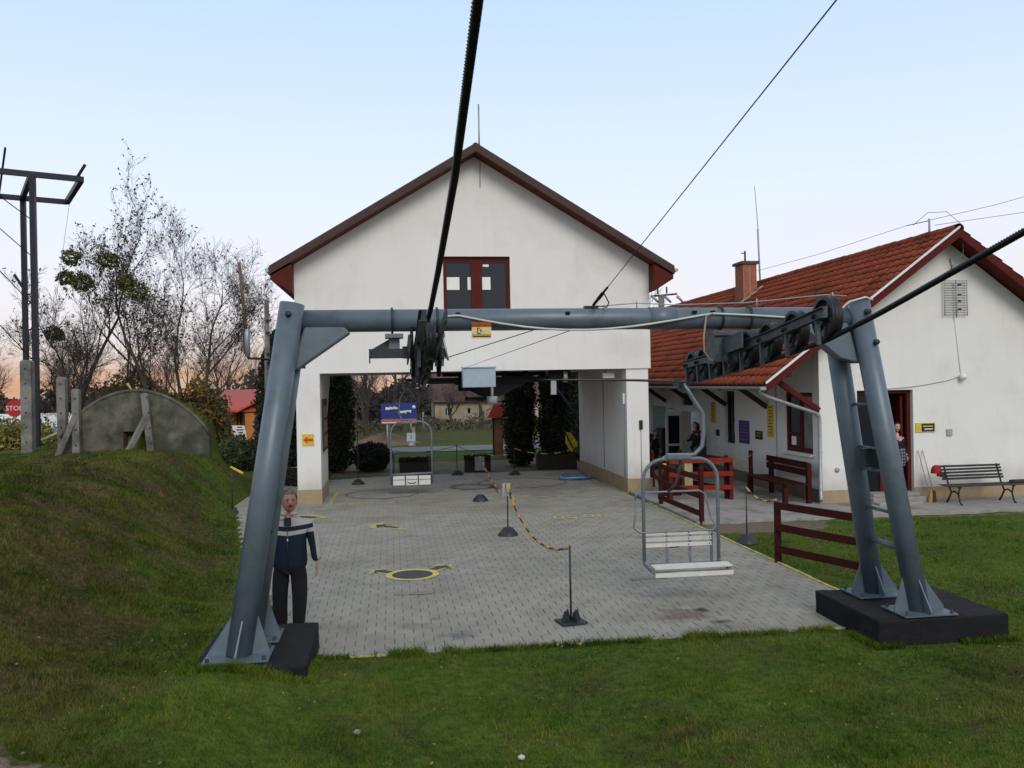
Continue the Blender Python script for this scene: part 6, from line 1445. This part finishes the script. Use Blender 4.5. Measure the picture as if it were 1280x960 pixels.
for (x, y) in ((-.12, .0), (.105, -.08)): MB().lathe((mx + x, my + y - .06, .07), [(.001, -.05), (.055, -.05), (.06, -.02), (.05, .02), (.001, .04)], 12).box((mx + x, my + y - .1, .045), (.09, .22, .05)).build('shoe', BLACK, man, bevel=.02)
head(man, (mx + .01, my - .01, 1.665), R(14), SKIN, HAIRG, .122, 'short', True)
hand(man, (mx + .335, my - .035, .865), (.1, -.12, -1), 1, SKIN, .6); hand(man, (mx - .29, my - .04, .865), (0, -.2, -1), -1, SKIN, .8)

def simple_person(label, x, y, z0, h, yaw_, top_m, leg_m, skin_m, hair_m, hair='long', arm='down'):
    p = thing('person', label, 'person', (x, y, z0)); Rm = Matrix.Rotation(yaw_, 3, 'Z'); k = h / 1.70
    def g2(a, b_, c, rx, ry=None):
        v = Rm @ Vector((a * k, b_ * k, 0)); return (x + v.x, y + v.y, z0 + c * k, rx * k, (ry or rx) * k)
    lw = (-.17, -.30, 1.05) if arm == 'fwd' else (-.21, -.03, .85)
    le = (-.22, -.05, 1.10)
    Jb = {'pelvis': g2(0, 0, .90, .06, .05), 'chest': g2(0, 0, 1.2, .12, .09), 'neckb': g2(0, 0, 1.38, .055), 'neck': g2(0, -.01, 1.47, .045), 'shl': g2(-.155, 0, 1.34, .045), 'ell': g2(*le, .036), 'wrl': g2(*lw, .023), 'shr': g2(.155, 0, 1.34, .045), 'elr': g2(.20, .02, 1.08, .036), 'wrr': g2(.19, -.12, .88, .023),
          'hl': g2(-.09, 0, .82, .05), 'kl': g2(-.09, -.01, .47, .045), 'al': g2(-.09, .03, .08, .036), 'tl': g2(-.10, -.12, .035, .032), 'hr': g2(.09, 0, .82, .05), 'kr': g2(.09, -.02, .47, .045), 'ar': g2(.09, .0, .08, .036), 'tr': g2(.10, -.15, .035, .032)}
    skin_obj('body', Jb, BE, skin_m, p, 1)
    Jj = {'waist': g2(0, 0, .84, .165, .12), 'belly': g2(0, 0, 1.0, .155, .12), 'chest': g2(0, 0, 1.22, .15, .12), 'collar': g2(0, 0, 1.38, .08, .08), 'shl': g2(-.16, 0, 1.32, .065), 'ell': g2(*le, .056), 'wrl': g2(lw[0], lw[1] * .9, lw[2] + .02, .042), 'shr': g2(.16, 0, 1.32, .065), 'elr': g2(.205, .02, 1.08, .056), 'wrr': g2(.195, -.10, .90, .042)}
    skin_obj('jacket', Jj, [('waist', 'belly')] + [('belly', 'chest')] + JE[3:], top_m, p, 1)
    Jt = {'hips': g2(0, 0, .88, .14, .11), 'hl': g2(-.09, 0, .80, .085), 'kl': g2(-.09, -.01, .47, .064), 'al': g2(-.09, .02, .06, .055), 'hr': g2(.09, 0, .80, .085), 'kr': g2(.09, -.02, .47, .064), 'ar': g2(.09, .0, .06, .055)}
    skin_obj('trousers', Jt, [('hips', 'hl'), ('hl', 'kl'), ('kl', 'al'), ('hips', 'hr'), ('hr', 'kr'), ('kr', 'ar')], leg_m, p, 1)
    for s_ in (-1, 1):
        v = Rm @ Vector((s_ * .095 * k, -.06 * k, 0)); MB().box((x + v.x, y + v.y, z0 + .04), (.09 * k, .24 * k, .08), Rm).build('shoe', BLACK, p, bevel=.015)
    v = Rm @ Vector((0, -.01, 0)); head(p, (x + v.x, y + v.y, z0 + 1.60 * k), yaw_, skin_m, hair_m, .10 * k, hair)
    a_, b_ = Vector(Jb['ell'][:3]), Vector(Jb['wrl'][:3]); hand(p, b_, b_ - a_, -1, skin_m); a_, b_ = Vector(Jb['elr'][:3]), Vector(Jb['wrr'][:3]); hand(p, b_, b_ - a_, 1, skin_m)
    return p
COAT = mat('dark_coat', (.020, .017, .022), .9, var=.2, scale=15, bump=.5, bscale=18)
w1 = simple_person('dark haired woman in dark padded coat standing by the open white door', 9.86, 27.8, .06, 1.62, R(-75), COAT, DARKCLOTH, SKINL, HAIRD, 'long', 'fwd')
MB().lathe((9.90, 27.8, 1.36), [(.10, -.05), (.14, -.02), (.15, .03), (.11, .06)], 14).build('fur_hood', mat('brown_fur', (.09, .05, .03), .95, var=.5, scale=40), w1)
PLAID = bpy.data.materials.new('plaid'); PLAID.use_nodes = True; t = PLAID.node_tree; L = t.links; b = t.nodes['Principled BSDF']; b.inputs['Roughness'].default_value = .9
tcx = t.nodes.new('ShaderNodeTexCoord'); se = t.nodes.new('ShaderNodeSeparateXYZ'); L.new(tcx.outputs['Object'], se.inputs[0])
def band(src, k, w__): return mth('LESS_THAN', mth('FRACT', mth('MULTIPLY', src, k)), w__)
gsum = mth('MULTIPLY', mth('ADD', band(se.outputs['X'], 13, .3), band(se.outputs['Z'], 13, .3)), .5)
mx_ = t.nodes.new('ShaderNodeMix'); mx_.data_type = 'RGBA'; L.new(gsum, mx_.inputs[0]); mx_.inputs[6].default_value = (.012, .016, .045, 1); mx_.inputs[7].default_value = (.28, .28, .36, 1); L.new(mx_.outputs[2], b.inputs['Base Color'])
w2 = simple_person('woman with dark hair and plaid jacket round her waist in the gable doorway', 12.34, 20.24, .27, 1.66, R(-8), DARKCLOTH, JEANS, SKINL, HAIRD, 'long')
o2 = ORG[w2.name]
MB().lathe((12.34, 20.24, .27), [(.19, .62), (.205, .75), (.20, .9), (.185, 1.02), (.17, 1.05)], 16).build('plaid_jacket', PLAID, w2)
MB().tube([(12.29, 20.13, 1.60), (12.34, 20.10, 1.58), (12.39, 20.13, 1.60)], .012, 6).build('necklace', WHITE, w2)
w3 = simple_person('dark clothed person bending by the veranda wall near the map board', 8.9, 29.2, .06, 1.30, R(30), DARKCLOTH, DARKCLOTH, SKINL, HAIRD, 'short')
db = thing('dark_locker', 'black cabinet standing against the veranda wall beside the open door', 'cabinet', (9.85, 31.2, .06)); MB().bx(9.6, 10.15, 30.6, 31.3, .06, 1.35).build('body', DARKWOOD, db, bevel=.02); MB().bx(9.59, 9.60, 30.65, 31.25, .15, 1.28).build('door', BLACK, db)
cbn = thing('low_counter', 'low grey counter with red panel under the map board', 'counter', (9.9, 33, .06)); MB().bx(9.6, 10.15, 32.0, 35, .06, .62).build('body', DARKWOOD, cbn); MB().bx(9.55, 10.15, 32.0, 35, .62, .68).build('top', GREYP, cbn); MB().bx(9.9, 10.15, 32.0, 35, .70, .98).build('panel', REDWOOD, cbn)

# ---------------------------------------------------------------- grass and leaves
def grass(name, n, xr, yr_, hmin, hmax, w_, m, seed, accept):
    rng = np.random.default_rng(seed)
    u = rng.uniform(0, 1, n); y0, y1 = yr_; y = 1 / (1 / y0 + u * (1 / y1 - 1 / y0))       # denser near the camera
    x = rng.uniform(*xr, n); k = accept(x, y, rng); x, y = x[k], y[k]; n = len(x)
    z = gz(x, y) - .012; h = rng.uniform(hmin, hmax, n) * (1 + .5 * (np.sin(x * 3.1 + y * 1.3) * np.sin(y * 2.7 - x) > .25)); a = rng.uniform(0, 2 * np.pi, n)
    lean = rng.uniform(.2, 1.0, n) * h; b_ = rng.uniform(0, 2 * np.pi, n); wv = w_ * rng.uniform(.6, 1.4, n) * np.clip(y / 9, 1, 2.2)
    P = np.stack([x, y, z], -1); s_ = np.stack([np.cos(a) * wv, np.sin(a) * wv, 0 * a], -1)
    mid = P + np.stack([np.cos(b_) * lean * .35, np.sin(b_) * lean * .35, h * .6], -1); tip = P + np.stack([np.cos(b_) * lean, np.sin(b_) * lean, h], -1)
    V = np.stack([P - s_, P + s_, mid + s_ * .7, tip, mid - s_ * .7], 1).reshape(-1, 3); i0 = np.arange(n)[:, None] * 5
    tr_ = np.concatenate([i0 + np.array([[0, 1, 2]]), i0 + np.array([[0, 2, 4]]), i0 + np.array([[4, 2, 3]])]).reshape(-1, 3)
    o = link(name, npmesh(name, V, tr_, m)); tag(o, kind='stuff'); return o
def grass_mat(name, c1, c2_, c3):
    M = bpy.data.materials.new(name); M.use_nodes = True; t_ = M.node_tree; b_ = t_.nodes['Principled BSDF']; b_.inputs['Roughness'].default_value = .75; b_.inputs['Specular IOR Level'].default_value = .2
    g_ = t_.nodes.new('ShaderNodeNewGeometry'); n_ = t_.nodes.new('ShaderNodeTexNoise'); n_.inputs['Scale'].default_value = 3.5; n_.inputs['Detail'].default_value = 8; n_.inputs['Roughness'].default_value = .75
    t_.links.new(g_.outputs['Position'], n_.inputs['Vector']); r_2 = t_.nodes.new('ShaderNodeValToRGB'); t_.links.new(n_.outputs['Fac'], r_2.inputs[0])
    b_.inputs['Specular IOR Level'].default_value = .06
    n5 = t_.nodes.new('ShaderNodeTexNoise'); n5.inputs['Scale'].default_value = .75; n5.inputs['Detail'].default_value = 5; n5.inputs['Roughness'].default_value = .6; t_.links.new(g_.outputs['Position'], n5.inputs['Vector'])
    a5 = t_.nodes.new('ShaderNodeMath'); a5.operation = 'MULTIPLY_ADD'; t_.links.new(n5.outputs['Fac'], a5.inputs[0]); a5.inputs[1].default_value = .9; t_.links.new(n_.outputs['Fac'], a5.inputs[2])
    m5 = t_.nodes.new('ShaderNodeMath'); m5.operation = 'SUBTRACT'; t_.links.new(a5.outputs[0], m5.inputs[0]); m5.inputs[1].default_value = .45; t_.links.new(m5.outputs[0], r_2.inputs[0])
    e_ = r_2.color_ramp.elements; e_[0].position = .36; e_[0].color = (*c1, 1); e_[1].position = .64; e_[1].color = (*c3, 1); x_ = e_.new(.5); x_.color = (*c2_, 1)
    t_.links.new(r_2.outputs[0], b_.inputs['Base Color']); return M
def free(x, y):
    k = ~in_pave(x, y - .07 * (1 + np.sin(x * 5) * np.sin(x * 13.3 + 1)) * (y < 11)) & ~((x > -2.08) & (x < -.88) & (y > 8.93) & (y < 10.74)) & ~((x > 5.44) & (x < 7.1) & (y > 9.36) & (y < 10.94)) & ~((x > 6.35) & (y > 17.95))
    k &= ~((y > 10.14) & (y < 10.20) & (x > -.9) & (x < 5.45) & (np.sin(x * 4.1) > -.2))
    return k & (soil_f(x, y) < .36)
def vis(x, y): return (x > -.50 * y - .5) & (x < .80 * y + .5)
lawn_ok = lambda x, y, rng: free(x, y) & vis(x, y) & (rng.uniform(0, 1, len(x)) > dry_f(x, y) * 1.3)
grass('lawn_grass', 520000, (-9, 13), (5.6, 18.2), .022, .05, .0032, grass_mat('green_grass', (.030, .062, .006), (.066, .112, .010), (.130, .155, .022)), 71, lawn_ok)
dry_ok = lambda x, y, rng: free(x, y) & vis(x, y) & (rng.uniform(0, 1, len(x)) < np.clip(dry_f(x, y) * 1.5 - .12, 0, .95))
grass('dry_grass', 420000, (-10.5, 10), (5.6, 27), .03, .07, .0030, grass_mat('dead_grass', (.034, .030, .009), (.075, .058, .020), (.165, .125, .055)), 72, dry_ok)
hill_ok = lambda x, y, rng: free(x, y) & vis(x, y) & (x < np.interp(y, TX_Y, TX_X)) & (rng.uniform(0, 1, len(x)) > .35 + .9 * vnoise(x, y, 1.5))
grass('bank_grass', 300000, (-11, -2), (6, 30), .03, .075, .0038, grass_mat('bank_green', (.022, .045, .006), (.055, .074, .010), (.105, .108, .022)), 73, hill_ok)
def tuft_ok(x, y, rng):
    d1 = np.maximum(np.abs(x + 1.47) - .58, np.abs(y - 9.87) - .82); d2 = np.maximum(np.abs(x - 6.27) - .82, np.abs(y - 10.15) - .78)
    k = ((np.abs(d1 - .03) < .06) | (np.abs(d2 - .03) < .06)); e3 = (np.abs(y - 10.12) < .05) & (x > -1) & (x < 5.4); return (k | e3) & ~in_pave(x, y) & (vnoise(x, y, 3) > -.25)
grass('edge_tufts', 260000, (-2.4, 7.4), (8.8, 11.2), .04, .10, .0035, bpy.data.materials['green_grass'], 74, tuft_ok)
# fallen leaves and pale litter
rng = np.random.default_rng(81); n = 2200
x = rng.uniform(-8, 9, n); y = rng.uniform(6, 20, n); k = free(x, y) & vis(x, y); x, y = x[k], y[k]
cc = np.stack([x, y, gz(x, y) + .030], -1)
tag(foliage('fallen_leaves', len(x), lambda r2, n2: cc, .019, FALLEN, None, 82), kind='stuff')
for i, (x, y, lab) in enumerate(((-.35, 7.75, 'pale stone lying in the lawn in front of the left footing'),(1.0, 7.15, 'small pale litter scrap in the lawn at the lower middle'))):
    s_ = MB().lathe((x, y, float(gz(x, y)) + .03), [(.001, -.03), (.028, -.02), (.034, .0), (.001, .018)], 7).build('stone', mat('litter', (.45, .45, .42), .9) if i else mat('pale_stone', (.26, .24, .20), .9)); tag(s_, lab, 'stone')
